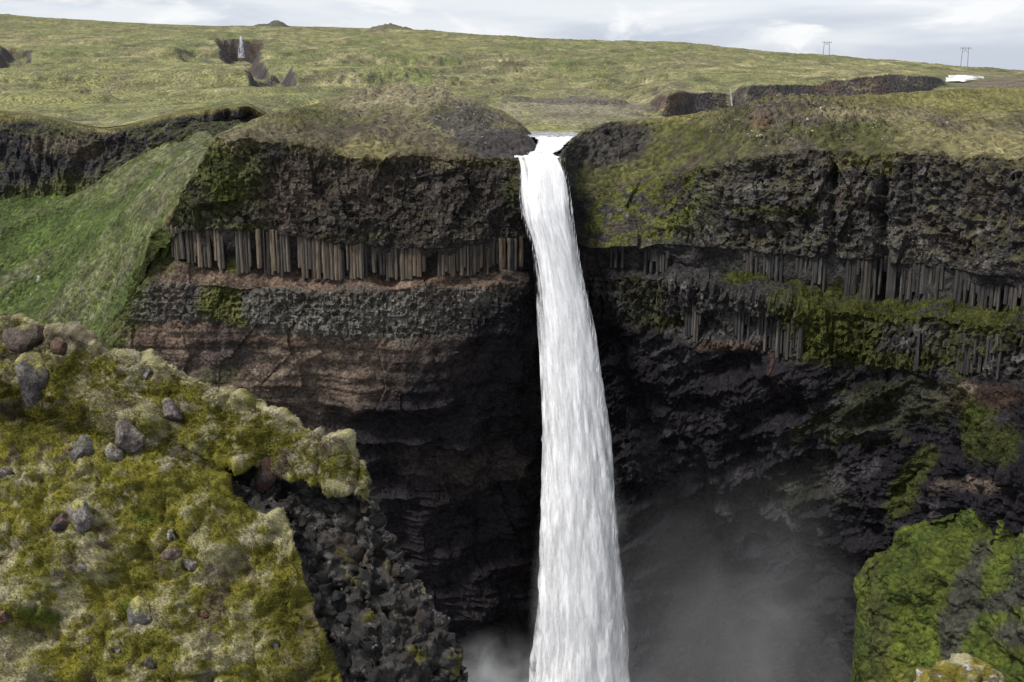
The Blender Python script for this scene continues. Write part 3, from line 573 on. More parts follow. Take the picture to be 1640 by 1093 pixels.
for x, y, rx, ry, hh in domes:
    r = np.sqrt(((px - x) / rx)**2 + ((py - y) / ry)**2) + .1 * w0; h += moss * hh * .75 * (1 - sst(.35, 1.05, r))
hol = [(413,748,18,16,.35),(375,752,30,10,.3),(380,905,14,26,.5),(395,960,10,30,.35),(232,890,22,12,.25),(34,664,38,22,.35),(290,672,16,10,.3)]
for x, y, rx, ry, hh in hol:
    r = ((px - x) / rx)**2 + ((py - y) / ry)**2; h -= hh * np.exp(-r * 1.2)
br, gy, dk, rd, pk = (.125, .095, .075), (.135, .120, .112), (.045, .040, .038), (.10, .045, .030), (.20, .18, .15)
BL = [
 ('boulder', 'wide domed brown boulder on the crest at the far left edge', 42, 541, 74, 40, br, None, .15, 0, 4),
 ('rock', 'small reddish brown rock beside the domed boulder on the crest', 103, 560, 40, 24, (.12, .07, .05), None, .1, 0, 8),
 ('boulder', 'small rounded grey brown boulder just below the reddish rock at the crest', 98, 578, 40, 24, br, None, .25, 0, 4),
 ('boulder', 'large lichen mottled boulder tilted on the left slope below the crest', 58, 612, 66, 66, (.11, .095, .09), dk, .5, .35, 6),
 ('rock', 'dark jagged rock under the large lichen mottled boulder at left', 30, 668, 78, 44, dk, (.09, .07, .06), .12, 0, 10),
 ('rock', 'small grey and white rock peeping from under a moss hummock near the skyline', 240, 598, 24, 22, (.16, .15, .14), dk, .6, 0, 10),
 ('boulder', 'smooth violet grey dome boulder in the middle of the moss slope', 274, 661, 44, 28, (.17, .145, .135), None, .1, 0, 3),
 ('rock', 'long flat topped grey brown slab on the moss slope', 223, 708, 72, 38, (.14, .115, .10), dk, .35, 0, 8),
 ('rock', 'grey wedge shaped rock left of the long slab', 134, 724, 40, 40, (.15, .14, .13), None, .15, 0, 5),
 ('boulder', 'pale lichen covered boulder between the slab and the wedge rock', 190, 736, 36, 30, pk, None, .6, .2, 4),
 ('rock', 'small grey rock cut off by the left edge of the view', 12, 758, 32, 20, (.13, .11, .10), None, .3, 0, 8),
 ('rock', 'dark rock with rusty fragments beneath a grey moss hump', 112, 838, 58, 34, dk, rd, .25, 0, 12),
 ('boulder', 'pale grey boulder resting against the rusty dark rock', 148, 836, 46, 36, (.20, .18, .16), None, .4, .3, 4),
 ('rock', 'black and white speckled stone beside a tall moss cushion', 276, 860, 22, 24, dk, (.40, .38, .36), .7, 0, 12),
 ('rock', 'flat brown stone below the speckled stone', 276, 886, 38, 17, (.15, .105, .085), None, .1, 0, 6),
 ('rock', 'flat grey lichen stone lower right of the brown stone', 308, 903, 34, 18, (.19, .17, .155), None, .5, 0, 6),
 ('rock', 'small grey stone in pale moss at lower left', 135, 908, 26, 18, (.17, .155, .14), None, .4, .2, 6),
 ('rock', 'small red brown stone among moss cushions near the bottom', 321, 980, 26, 17, (.12, .06, .045), None, .1, 0, 7),
 ('rock', 'dark wet slab between moss cushions at the bottom', 246, 1066, 36, 20, dk, None, .1, 0, 8),
 ('rock', 'orange brown splintered rock at the left edge low down', 12, 990, 36, 20, (.20, .10, .06), dk, .2, 0, 10),
 ('rock', 'tiny light grey stone in a hollow near the bottom', 190, 1042, 18, 12, (.30, .28, .26), dk, .5, 0, 9),
 ('rock', 'bright speckled stone at the lower edge of the moss by the dark rock face', 437, 1031, 18, 14, (.28, .26, .24), dk, .6, 0, 9),
 ('boulder', 'grey moss capped boulder low in the middle of the slope', 224, 984, 48, 44, (.15, .14, .125), None, .5, .55, 5),
 ('boulder', 'pale lichen boulder at the lip of the moss above the dark rock face', 366, 788, 34, 26, (.20, .17, .15), None, .5, .1, 5),
 ('boulder', 'red brown boulder inside the dark hollow under the moss cap', 420, 748, 46, 44, (.060, .028, .020), dk, .05, 0, 6)]
r1, r2, rid, RD, rn = cells(S.p, (2.0, 2.0, 2.4), 33); q1, q2, qid, QD, qn = cells(S.p, (4.6, 4.6, 6.0), 43)
h += rockm * (np.sum(RD * rn, -1) * .34 + rid * .10 + np.sum(QD * qn, -1) * .13 + qid * .03 + fbm(S.p, .7, 3, .5, 44) * .30 - .1) + tongue * .08
for b_ in BL:
    r = np.sqrt(((px - b_[2]) / (b_[4] * .5))**2 + ((py - b_[3] - b_[5] * .15) / (b_[5] * .55))**2) + .25 * w0; h += moss * np.exp(-((r - 1.25) / .35)**2) * .05 - moss * .10 * (1 - sst(.5, 1.1, r))
edge_f = sst(.2, 1.5, rc)
S.push(h * edge_f, n0)
n1 = S.normals()
w1 = fbm(S.p, .55, 4, .55, 14); w2 = fbm(S.p, 1.6, 4, .6, 24); w3 = fbm(S.p, 6, 3, .65, 34)
w4 = fbm(S.p, (2.2, 1.2, 3.2), 4, .65, 54)
c = np.empty(S.p.shape, f32); c[:] = (.125, .116, .022)                                     # yellow olive moss
c = mixc(c, (.070, .068, .011), sst(-.1, .5, w2 - .2 * w1 + .3 * w3)); c = mixc(c, (.155, .138, .020), sst(.15, .5, fbm(S.p, .9, 4, .65, 77)) * .7)
pale = sst(-.05, .42, w1 * .55 + w4 * .55 + .25 * mid + .16 * (cush - .3) + .12 * (cush2 - .5) + .30 * w3 + .0 + .4 * sst(200, -80, px) * sst(800, 1000, py) + .3 * (1 - sst(2.0, 2.35, rc)))
c = mixc(c, (.255, .232, .128), pale * .88)                                                # dry grey-green cushions
c = mixc(c, (.28, .25, .185), sst(.2, .55, fbm(S.p, 2.2, 4, .65, 91) + .2 * pale) * pale * .6)
c = mixc(c, (.060, .085, .012), (blob(S, 65, 985, 26, 12, .4 * w2) + blob(S, 205, 968, 20, 12, .4 * w2) + blob(S, 235, 830, 12, 12, .4 * w2)) * .8)
c = mixc(c, (.072, .066, .012), sst(470, 400, px * 0 + np.abs(px - 470) * 4 + 250) * sst(880, 960, py) * moss * .5)
peat = sst(.38, .62, fbm(S.p, 1.3, 4, .6, 61) + .1 * w3 - .12 * cush + .55 * np.maximum(blob(S, 45, 560, 110, 22, .3 * w2), blob(S, 50, 655, 50, 26, .3 * w2)))
c = mixc(c, (.085, .066, .050), peat * .75)
cr_ = np.empty(S.p.shape, f32); cr_[:] = (.030, .028, .027); cr_ = mixc(cr_, (.075, .070, .064), sst(.1, .9, qid + .3 * w3) * .7); cr_ = mixc(cr_, (.060, .042, .030), sst(.35, .7, w2) * .5)
cr_ = mixc(cr_, (.10, .03, .018), blob(S, 428, 745, 14, 22, .3 * w2) * .7)
c = mixc(c, (.055, .053, .016), tongue * .8)
S.col = mixc(c * f32(1.0), cr_, sst(.25, .7, rockm + .15 * w2)); S.rough = (.95 - .35 * rockm).astype(f32)
FG = S
slope = S.build('moss_slope', M_MOSS); tag(slope, 'yellow green moss carpeted promontory with a dark rock face in the foreground', 'mossy slope', kind='structure')
def fg_at(x, y):
    k = FG.at(x, y); return FG.p[k], n1[k], k

# ================================================================== ROCKS
import bmesh
from mathutils import noise as mnoise
def boulder_mesh(name, seed, dims, tone, tone2, lichen, mossy=0.0, facets=7, sub=3, rough=.13, mat=None, mosscol=(.20, .18, .06)):
    r = random.Random(seed); bm = bmesh.new(); bmesh.ops.create_icosphere(bm, subdivisions=sub, radius=1)
    v = np.array([x.co for x in bm.verts], f32)
    for _ in range(facets):
        n = np.array([r.gauss(0, 1), r.gauss(0, 1), r.gauss(0, 1)]); n /= np.linalg.norm(n); d = r.uniform(.5, .82)
        v -= (np.clip(v @ n - d, 0, 9)[:, None] * n * .96).astype(f32)
    nn = v / np.linalg.norm(v, axis=1, keepdims=True)
    v += nn * (fbm(v, 1.1, 3, .5, seed * 3.1) * rough + fbm(v, 4.0, 3, .6, seed * 1.7) * rough * .35)[:, None]
    v *= np.array(dims, f32)
    k1 = fbm(v, 3.2 / max(dims), 3, .6, seed + 5.5); k2 = fbm(v, 7 / max(dims), 3, .6, seed + 9.5)
    c = np.empty(v.shape, f32); c[:] = tone; c = mixc(c, tone2, sst(-.1, .6, k1)); c = mixc(c, (.27, .25, .21), sst(.15, .6, k2 + .3 * nn[:, 2]) * lichen)
    if mossy: c = mixc(c, mosscol, sst(.9 - mossy, 1.25 - mossy, nn[:, 2] * .8 + .35 * k1 + .1))
    q = np.array([[x.index for x in f.verts] for f in bm.faces]); bm.free()
    return v, q, np.concatenate([c, np.full((len(v), 1), .85, f32)], 1)
def boulder(name, label, cat, x, y, w, h, seed, tone, tone2=None, lichen=.3, mossy=0., facets=7, sink=.52, rz=None, tilt=0., depth=.8):
    p, n, k = fg_at(x, y); s = float(p[1]) / math.cos(TH) / FPX * 1.05
    W, H = w * s / 2 * 1.05, h * s / 2 * 1.5; r = random.Random(seed)
    v, q, c = boulder_mesh(name, seed, (W, W * depth, H), tone, tone2 or tuple(t * .7 for t in tone), lichen, mossy, facets)
    o = raw_mesh(name, v, q, M_ROCK, None, c, smooth=False); o.location = Vector(p) + Vector((0, 0, H * (1 - 2 * sink)))
    o.rotation_euler = (0, tilt, r.uniform(0, 6.28) if rz is None else rz)
    return tag(o, label, cat)
for i, (nm, lb, x, y, w, h_, t1, t2, li, mo, fa) in enumerate(BL):
    boulder(nm, lb, nm, x, y, w, h_, 40 + i, tuple(t * .62 for t in t1), t2, li * .6, max(mo, .15), fa + 4)
# angular blocks of the dark face: parts of the promontory
def hull_mesh(name, seed, tone, n=13):
    r = random.Random(seed); bm = bmesh.new()
    for _ in range(n):
        v = Vector((r.gauss(0, 1), r.gauss(0, 1), r.gauss(0, 1))).normalized(); v = Vector((max(-.75, min(.75, v.x)), max(-.75, min(.75, v.y)), max(-.6, min(.6, v.z)))); bm.verts.new(v)
    res = bmesh.ops.convex_hull(bm, input=bm.verts[:]); bmesh.ops.delete(bm, geom=[g for g in res['geom_interior'] if isinstance(g, bmesh.types.BMVert)], context='VERTS')
    bmesh.ops.triangulate(bm, faces=bm.faces[:])
    bm.verts.index_update(); V = np.array([v.co for v in bm.verts], f32); Q = np.array([[v.index for v in f.verts] for f in bm.faces]); bm.free(); return V, Q
HULLS = [hull_mesh('rock', 300 + i, None) for i in range(12)]
HM = []
for i, (V, Q) in enumerate(HULLS):
    t = [(.028, .026, .026), (.036, .034, .033), (.032, .029, .027), (.044, .041, .039), (.024, .023, .024), (.040, .032, .027)][i % 6]
    o = raw_mesh('rock', V, Q, M_ROCK, None, np.tile(np.array([*t, .85], f32), (len(V), 1)), smooth=False); HM.append(o.data); bpy.data.objects.remove(o)
vis = (rockm > .75) & (FG.py < 1110) & (FG.rc > 1.85) & (FG.px > 350)
ii = np.argwhere(vis); rs_ = np.random.default_rng(4); rs_.shuffle(ii)
taken = []; cnt = 0
for k in ii:
    if cnt >= 230: break
    x, y = FG.px[tuple(k)], FG.py[tuple(k)]; w = R.uniform(11, 32)
    if any((x - a)**2 + (y - b)**2 < (.42 * (w + c_))**2 for a, b, c_ in taken): continue
    taken.append((x, y, w)); p = FG.p[tuple(k)]; s = w * float(p[1]) / FPX * .62
    o = link('rock', R.choice(HM), slope); o.location = Vector(p) - Vector(n1[tuple(k)]) * s * .62
    o.scale = (s * R.uniform(.8, 1.3), s * R.uniform(.7, 1.2), s * R.uniform(.6, 1.0)); o.rotation_euler = (R.uniform(-.5, .5), R.uniform(-.5, .5), R.uniform(0, 6.28)); cnt += 1
def scatter(name, pts, nrm, sizes, tones, mat, parent=None, seed=1, rough=.7, sink=.3):
    r = np.random.default_rng(seed); VV, QQ, CC, base = [], [], [], 0
    for p, n, s in zip(pts, nrm, sizes):
        V, Q = HULLS[r.integers(len(HULLS))]; a = r.uniform(0, 6.28); ca, sa = math.cos(a), math.sin(a); k = r.uniform(.6, 1.2, 3) * s
        v = V * k.astype(f32); v = np.stack([v[:, 0] * ca - v[:, 1] * sa, v[:, 0] * sa + v[:, 1] * ca, v[:, 2]], 1) + p - n * s * sink
        VV.append(v); QQ.append(Q + base); base += len(v); t = np.array(tones[r.integers(len(tones))]) * r.uniform(.75, 1.3); CC.append(np.tile(np.array([*t, rough]), (len(v), 1)))
    return raw_mesh(name, np.concatenate(VV), np.concatenate(QQ), mat, parent, np.concatenate(CC), smooth=False)
sel = ii[:500]
o = scatter('rubble', [FG.p[tuple(k)] for k in sel], [n1[tuple(k)] for k in sel], rs_.uniform(.035, .10, len(sel)), [(.035, .033, .032), (.06, .056, .052), (.08, .075, .07), (.05, .038, .03)], M_ROCK, slope, 8, .9)
o['kind'] = 'stuff'

# fuzz of the moss: short blades, too many to count
fm = np.argwhere((moss > .6) & (FG.py < 1130) & (FG.rc > 1.9) & (FG.px > -40)); rs_.shuffle(fm)
fm = fm[rs_.integers(0, len(fm), 380000)]; fi, fj = fm[:, 0], fm[:, 1]; nb = len(fm)
j2 = np.clip(fj + 1, 0, FG.px.shape[1] - 1); i2 = np.clip(fi + 1, 0, FG.px.shape[0] - 1); ra, rb = rs_.random((nb, 1)), rs_.random((nb, 1))
bp_ = FG.p[fi, fj] + (FG.p[fi, j2] - FG.p[fi, fj]) * ra + (FG.p[i2, fj] - FG.p[fi, fj]) * rb
dr = n1[fi, fj] * .8 + rs_.normal(size=(nb, 3)) * .55 + np.array([.45, -.15, -.3]); dr /= np.linalg.norm(dr, axis=1)[:, None]
sd = np.cross(dr, rs_.normal(size=(nb, 3))); sd /= np.linalg.norm(sd, axis=1)[:, None]
ln_ = rs_.uniform(.025, .075, (nb, 1)); wd = rs_.uniform(.006, .014, (nb, 1)); b0 = bp_ - n1[fi, fj] * .01
V = np.stack([b0 - sd * wd, b0 + sd * wd, b0 + dr * ln_], 1).reshape(-1, 3)
fc = FG.col[fi, fj] * rs_.uniform(.5, 1.5, (nb, 1)); fc = np.repeat(np.concatenate([fc, np.full((nb, 1), .95)], 1), 3, 0)
o = raw_mesh('moss_fuzz', V, np.arange(nb * 3).reshape(-1, 3), M_MOSS, slope, fc, smooth=False); o['kind'] = 'stuff'

# mossy outcrop at the bottom right, close to the camera: a pinnacle that goes on below the frame
def pinnacle():
    nr, nc = 90, 150; t = np.linspace(0, 1, nr)[:, None]; a = np.linspace(0, 2 * math.pi, nc, endpoint=False)[None]
    base = P(1548, 1062, 22.0); rad = .02 + 1.15 * np.sqrt(t) * (1 + .9 * t); z = -5.5 * t**1.5 + 0 * a
    p = np.stack([base[0] + rad * np.cos(a) * 1.0, base[1] + rad * np.sin(a) * .8, base[2] + z], -1).astype(f32)
    n = np.stack([np.cos(a) + 0 * t, np.sin(a) + 0 * t, .6 + 0 * a * t], -1).astype(f32)
    f1, f2, cid, D, cn = cells(p, 2.6, 61); cu = np.sqrt(np.clip(1 - (f1 / .85)**2, 0, 1))
    hh = fbm(p, .9, 4, .55, 66) * .30 + cu * .18 + fbm(p, 6, 3, .6, 5) * .05 + np.sum(D * cn, -1) * .10
    p += n * (hh * sst(0, .05, t))[..., None].astype(f32)
    w = fbm(p, 1.8, 4, .6, 7); w2 = fbm(p, 6, 3, .6, 8); c = np.empty(p.shape, f32); c[:] = (.125, .105, .020)
    c = mixc(c, (.28, .25, .15), sst(0, .5, w + .4 * (cu - .5))); c = mixc(c, (.06, .05, .045), sst(.1, .5, cid * .5 + w2 * .6)); c = mixc(c, (.40, .38, .34), sst(.45, .7, w2 + .3 * cid) * .8)
    o = grid_mesh('rock_outcrop', p[:, ::-1], c[:, ::-1], np.full(p.shape[:2], .9, f32), M_MOSS, wrap=True)
    return tag(o, 'mossy lichen crusted rock outcrop poking into the bottom right corner', 'rock outcrop')
pinnacle()

# rubble on the hilltops beside the river
def on_sheet(S, cx, cy, rx, ry, n, seed, rcmax=9):
    r = np.random.default_rng(seed); d = ((S.px - cx) / rx)**2 + ((S.py - cy) / ry)**2; k = np.argwhere((d < 1) & (S.rc < rcmax) & (S.rc > 1.02)); r.shuffle(k); k = k[:n]
    return [S.p[tuple(i)] for i in k]
pts = on_sheet(LEFT, 640, 165, 120, 40, 500, 3, 3) + on_sheet(LEFT, 745, 200, 70, 40, 300, 4, 3) + on_sheet(LEFT, 580, 225, 160, 22, 160, 5, 3) + on_sheet(RIGHT, 1270, 195, 150, 40, 420, 6, 3) + on_sheet(RIGHT, 1520, 200, 130, 40, 240, 7, 3) + on_sheet(FAR, 900, 180, 130, 30, 420, 8, 4)
r_ = np.random.default_rng(2)
o = scatter('stones', pts, [np.array([0, 0, 1.])] * len(pts), r_.uniform(.12, .4, len(pts)) * r_.uniform(.6, 1.3, len(pts)), [(.15, .135, .11), (.22, .20, .165), (.10, .088, .075)], M_CLIFF, None, 9)
tag(o, 'scattered grey stones strewn over the hilltops beside the river', 'stones', kind='stuff')

# two rocky knolls on the skyline
def knoll(label, x0, x1, ytop, ybase, Y, seed, tone):
    nr, nc = 40, 120; u = np.linspace(-1, 1, nc)[None]; v = np.linspace(-1, 1, nr)[:, None]; b = P((x0 + x1) / 2, ybase, Y); s = Y / FPX
    hw = (x1 - x0) / 2 * s; H = (ybase - ytop) * s; r = np.sqrt(u * u + v * v)
    p = np.stack([b[0] + u * hw + 0 * v, b[1] + v * hw * .7 + 0 * u, b[2] - 3 + 0 * u * v], -1).astype(f32)
    nz_ = fbm(p, .06, 4, .6, seed); p[..., 2] += ((np.clip(1 - r, 0, 1)**.8) * (H + 5) * (1 + .45 * nz_) - 5 * sst(.7, 1.3, r)).astype(f32)
    w = fbm(p, .15, 3, .6, seed + 3); c = np.empty(p.shape, f32); c[:] = tone; c = mixc(c, (.09, .085, .045), sst(0, .6, w))
    return tag(grid_mesh('knoll', p[::-1], c, np.full(p.shape[:2], .9, f32), M_TUNDRA), label, 'knoll', kind='structure')
knoll('small dark rocky knoll on the skyline above the hillside ravine', 396, 474, 37, 43, 1480, 5, (.060, .062, .055))
knoll('low grey brown knoll on the skyline right of the dark one', 572, 672, 42, 48, 1480, 9, (.105, .092, .070))

# ================================================================== WATER
def water_mat(name, s1, s2, edge=.10, rough=.6, core=False, albedo=.95):
    m = bpy.data.materials.new(name); m.use_nodes = True; nt = m.node_tree; nt.nodes.clear()
    o = N(nt, 'ShaderNodeOutputMaterial'); fl = N(nt, 'ShaderNodeAttribute', attribute_name='flow'); de = N(nt, 'ShaderNodeAttribute', attribute_name='dens')
    def noise(s, det, rg=.6, dist=0):
        mp = N(nt, 'ShaderNodeMapping'); mp.inputs['Scale'].default_value = (s[0], s[1], 1); L(nt, fl.outputs['Vector'], mp.inputs['Vector'])
        n = N(nt, 'ShaderNodeTexNoise'); n.inputs['Scale'].default_value = 1; n.inputs['Detail'].default_value = det; n.inputs['Roughness'].default_value = rg; n.inputs['Distortion'].default_value = dist
        L(nt, mp.outputs[0], n.inputs['Vector']); return n.outputs['Fac']
    a, b = noise(s1, 5, .6, .3), noise(s2, 4, .6)
    mx = N(nt, 'ShaderNodeMath', operation='MULTIPLY_ADD'); L(nt, a, mx.inputs[0]); mx.inputs[1].default_value = .65
    h2 = N(nt, 'ShaderNodeMath', operation='MULTIPLY'); L(nt, b, h2.inputs[0]); h2.inputs[1].default_value = .35; L(nt, h2.outputs[0], mx.inputs[2])
    one = N(nt, 'ShaderNodeMath', operation='SUBTRACT'); one.inputs[0].default_value = 1; L(nt, de.outputs['Fac'], one.inputs[1])
    lo = N(nt, 'ShaderNodeMath', operation='SUBTRACT'); L(nt, one.outputs[0], lo.inputs[0]); lo.inputs[1].default_value = edge
    hi = N(nt, 'ShaderNodeMath', operation='ADD'); L(nt, one.outputs[0], hi.inputs[0]); hi.inputs[1].default_value = edge
    mr = N(nt, 'ShaderNodeMapRange', interpolation_type='SMOOTHSTEP'); L(nt, mx.outputs[0], mr.inputs['Value']); L(nt, lo.outputs[0], mr.inputs['From Min']); L(nt, hi.outputs[0], mr.inputs['From Max'])
    cr = N(nt, 'ShaderNodeMapRange'); L(nt, mx.outputs[0], cr.inputs['Value']); cr.inputs['From Min'].default_value = .35; cr.inputs['From Max'].default_value = .62; cr.inputs['To Min'].default_value = albedo * .66; cr.inputs['To Max'].default_value = albedo
    comb = N(nt, 'ShaderNodeCombineColor'); L(nt, cr.outputs[0], comb.inputs[0]); L(nt, cr.outputs[0], comb.inputs[1])
    bl = N(nt, 'ShaderNodeMath', operation='MULTIPLY_ADD'); L(nt, cr.outputs[0], bl.inputs[0]); bl.inputs[1].default_value = .95; bl.inputs[2].default_value = .05; L(nt, bl.outputs[0], comb.inputs[2])
    d = N(nt, 'ShaderNodeBsdfDiffuse'); t = N(nt, 'ShaderNodeBsdfTranslucent'); L(nt, comb.outputs[0], d.inputs[0]); L(nt, comb.outputs[0], t.inputs[0])
    bp = N(nt, 'ShaderNodeBump'); bp.inputs['Distance'].default_value = .45; bp.inputs['Strength'].default_value = .5; L(nt, mx.outputs[0], bp.inputs['Height']); L(nt, bp.outputs[0], d.inputs['Normal'])
    ms = N(nt, 'ShaderNodeMixShader'); ms.inputs[0].default_value = .2; L(nt, d.outputs[0], ms.inputs[1]); L(nt, t.outputs[0], ms.inputs[2])
    tr = N(nt, 'ShaderNodeBsdfTransparent'); ma = N(nt, 'ShaderNodeMixShader'); L(nt, mr.outputs[0], ma.inputs[0]); L(nt, tr.outputs[0], ma.inputs[1]); L(nt, ms.outputs[0], ma.inputs[2])
    L(nt, ma.outputs[0], o.inputs[0]); return m
M_FALL = water_mat('white_water', (.42, .055), (1.7, .13), .12); M_SPRAY = water_mat('spray', (.6, .08), (2.4, .30), .20); M_SMALL = water_mat('thin_water', (.9, .2), (2.6, .7), .12, albedo=.42); M_RAPID = water_mat('rapids', (.25, .12), (1.0, .6))

fall_tab = np.array([  # py, left, right, distance
 (249,823,893,204.5),(252,825,897,203.2),(258,828,901,202.2),(270,830,906,201.2),(285,830,911,200.4),(300,829,915,199.8),(325,830,918,199),(350,834,921,198.4),(380,846,925,197.7),(420,855,931,197),(460,860,938,196.3),
 (500,863,946,195.6),(560,867,957,194.8),(620,870,965,194),(680,872,972,193.3),(740,872,978,192.7),(800,870,984,192.2),(860,868,989,191.8),(920,868,993,191.5),(980,867,996,191.2),(1040,862,999,191),(1100,854,1003,190.8),(1180,846,1008,190.6),(1260,840,1014,190.4)], float)
def tube(name, sc_, thick, dens_fn, mat, parent, seed, y0=249, y1=1260, nr=460, nc=84, amp=1.0):
    t = np.linspace(y0, y1, nr); l, r, Y = (smooth1(np.interp(t, fall_tab[:, 0], fall_tab[:, i]), 9) for i in (1, 2, 3))
    cpt = P((l + r) / 2, t, Y); hw = (P(r, t, Y)[:, 0] - P(l, t, Y)[:, 0]) / 2
    a = np.linspace(0, 2 * math.pi, nc, endpoint=False)[None]
    s = np.concatenate([[0], np.cumsum(np.linalg.norm(np.diff(cpt, axis=0), axis=1))])
    th = thick * np.clip((t - 245) / 90, .10, 1) * hw
    q = np.stack([np.cos(a) * 5.0 + 0 * s[:, None], np.sin(a) * 3 + 0 * s[:, None], 0 * a + s[:, None] * .10], -1)
    low_ = np.clip((t - 300) / 500, 0, 1)[:, None]
    h = amp * (fbm(q, .45, 4, .6, seed) * .10 + fbm(q, 1.3, 3, .6, seed + 4) * .035) * (.35 + .65 * low_)
    k = sc_ * (1 + h)
    p = np.stack([cpt[:, None, 0] + hw[:, None] * k * np.cos(a), cpt[:, None, 1] + th[:, None] * k * np.sin(a), cpt[:, None, 2] + 0 * a], -1).astype(f32)
    flow = np.stack([np.cos(a) * hw[:, None] * 1.0 + seed * 3.7, s[:, None] * (1 + 0 * a) - 3.0 * np.cos(a * 2 + seed)**2, np.sin(a) * 2 + 0 * s[:, None]], -1)
    ed = np.abs(np.cos(a)) + 0 * s[:, None]; dens = dens_fn(ed, low_ + 0 * a, (t[:, None] + 0 * a), np.cos(a) + 0 * s[:, None])
    return grid_mesh(name, p, None, None, mat, parent, wrap=True, extra={'flow': flow.reshape(-1, 3), 'dens': dens.reshape(-1)})
fall = bpy.data.objects.new('waterfall', None); sc.collection.objects.link(fall)
fall.location = (0, 0, 0)
tag(fall, 'tall white waterfall plunging from the notch in the cliff rim', 'waterfall')
tube('falling_water', .80, .42, lambda e, lo, t, c: np.clip(.97 - .58 * sst(.62, 1.0, e) - .38 * (1 - sst(265, 420, t)) * sst(.35, .9, e), 0, 1), M_FALL, fall, 1)
for i, (s_, d_) in enumerate(((.86, .62), (.92, .57), (.98, .53), (1.05, .48))):
    tube('spray', s_, .46, lambda e, lo, t, c, d_=d_, i=i: np.clip(d_ - .05 * sst(.6, 1.0, e) + .05 * lo - (.16 + .12 * i) * (1 - sst(280, 620, t)) * (.3 if i == 0 else 1), 0, 1), M_SPRAY, fall, 2 + i, 252 if i < 2 else 340, amp=1.5)
# torn strands flung out along both edges
rs2 = np.random.default_rng(21); ns = 1800; VV, QQ, FL, DD = [], [], [], []
ty = 255 + (1130 - 255) * rs2.random(ns)**.75; sg = np.where(rs2.random(ns) < .55, 1, -1)
for i in range(ns):
    t_ = ty[i]; l_, r_2, Y_ = (float(np.interp(t_, fall_tab[:, 0], fall_tab[:, k])) for k in (1, 2, 3)); lowf = min(1, max(0, (t_ - 300) / 450))
    e_ = 1 - abs(rs2.normal(0, .10)) if rs2.random() < .55 else 1 + abs(rs2.normal(0, .02 + .04 * lowf))
    c0 = P((l_ + r_2) / 2 + sg[i] * (r_2 - l_) / 2 * e_ * .90, t_, Y_ - rs2.uniform(-1.5, 2.0)).astype(float)
    w_ = rs2.uniform(.03, .11) * (.5 + .7 * lowf); L_ = rs2.uniform(1.2, 4.5) * (.6 + .6 * lowf); lean = sg[i] * rs2.uniform(-.03, .08)
    for k, (u_, f_, dd) in enumerate(((0, 0, .36), (-1, .55, .46), (1, .55, .46), (lean * 2, 1, .32), (0, .6, .54))):
        VV.append(c0 + np.array([u_ * w_ if k in (1, 2, 4) else 0, -.25 * w_ if k == 4 else 0, 0]) + np.array([-lean * L_ * (f_ - 1), 0, -L_ * (f_ - .5)])); FL.append((VV[-1][0] + i, -VV[-1][2] * 1.0, i * .37)); DD.append(dd)
    b_ = i * 5; QQ += [(b_, b_ + 1, b_ + 4), (b_, b_ + 4, b_ + 2), (b_ + 1, b_ + 3, b_ + 4), (b_ + 4, b_ + 3, b_ + 2)]
o = raw_mesh('strands', np.array(VV), np.array(QQ), M_SPRAY, fall, None, {'flow': np.array(FL), 'dens': np.array(DD)}); o['kind'] = 'stuff'
# cascade between the river and the lip
ct = np.array([(217,851,929,229),(221,853,926,224),(226,858,916,221),(232,860,908,218),(238,858,902,214.5),(244,856,896,210.5),(248,838,894,207),(251,823,894,205),(254,824,897,203.4)], float)
t = np.linspace(217, 254, 90); l, r, Y = (smooth1(np.interp(t, ct[:, 0], ct[:, i]), 7) for i in (1, 2, 3)); u = np.linspace(0, 1, 80)[None]
p = P(l[:, None] * (1 - u) + r[:, None] * u, t[:, None] + 0 * u, Y[:, None] + 0 * u); pf = fbm(p, .5, 4, .6, 3); p[..., 2] += (pf * .35 + .25).astype(f32)
s = np.cumsum(np.full(len(t), .45)); fl = np.stack([p[..., 0], s[:, None] + 0 * u, 0 * p[..., 0]], -1); dn_ = .80 - .35 * np.abs(u * 2 - 1)**3 - .62 * (1 - sst(217, 225, t[:, None])) - .28 * np.exp(-((t[:, None] - 249) / 2.2)**2)
grid_mesh('cascade', p, None, None, M_RAPID, fall, extra={'flow': fl.reshape(-1, 3), 'dens': dn_.reshape(-1)})

def river_mat(name='river_water'):
    m = bpy.data.materials.new(name); m.use_nodes = True; nt = m.node_tree; b = nt.nodes['Principled BSDF']; b.inputs['Base Color'].default_value = (.10, .105, .11, 1); b.inputs['Roughness'].default_value = .25
    tc = N(nt, 'ShaderNodeTexCoord'); n = N(nt, 'ShaderNodeTexNoise'); n.inputs['Scale'].default_value = .8; n.inputs['Detail'].default_value = 4; L(nt, tc.outputs['Object'], n.inputs['Vector'])
    bp = N(nt, 'ShaderNodeBump'); bp.inputs['Distance'].default_value = .3; L(nt, n.outputs['Fac'], bp.inputs['Height']); L(nt, bp.outputs[0], b.inputs['Normal'])
    r = N(nt, 'ShaderNodeMapRange'); r.inputs['From Min'].default_value = .5; r.inputs['From Max'].default_value = .75; L(nt, n.outputs['Fac'], r.inputs['Value'])
    mx = N(nt, 'ShaderNodeMix', data_type='RGBA'); mx.inputs['A'].default_value = (.10, .105, .11, 1); mx.inputs['B'].default_value = (.6, .6, .62, 1); L(nt, r.outputs[0], mx.inputs['Factor']); L(nt, mx.outputs['Result'], b.inputs['Base Color'])
    return m
z0 = float(P(890, 219, 226)[2]); M_RIVER = river_mat()
a = P(838, 219, 226); b = P(944, 219, 226); ys = np.linspace(225, 250, 20); xs = np.linspace(a[0], b[0] + 4, 30); X, Yy = np.meshgrid(xs, ys)
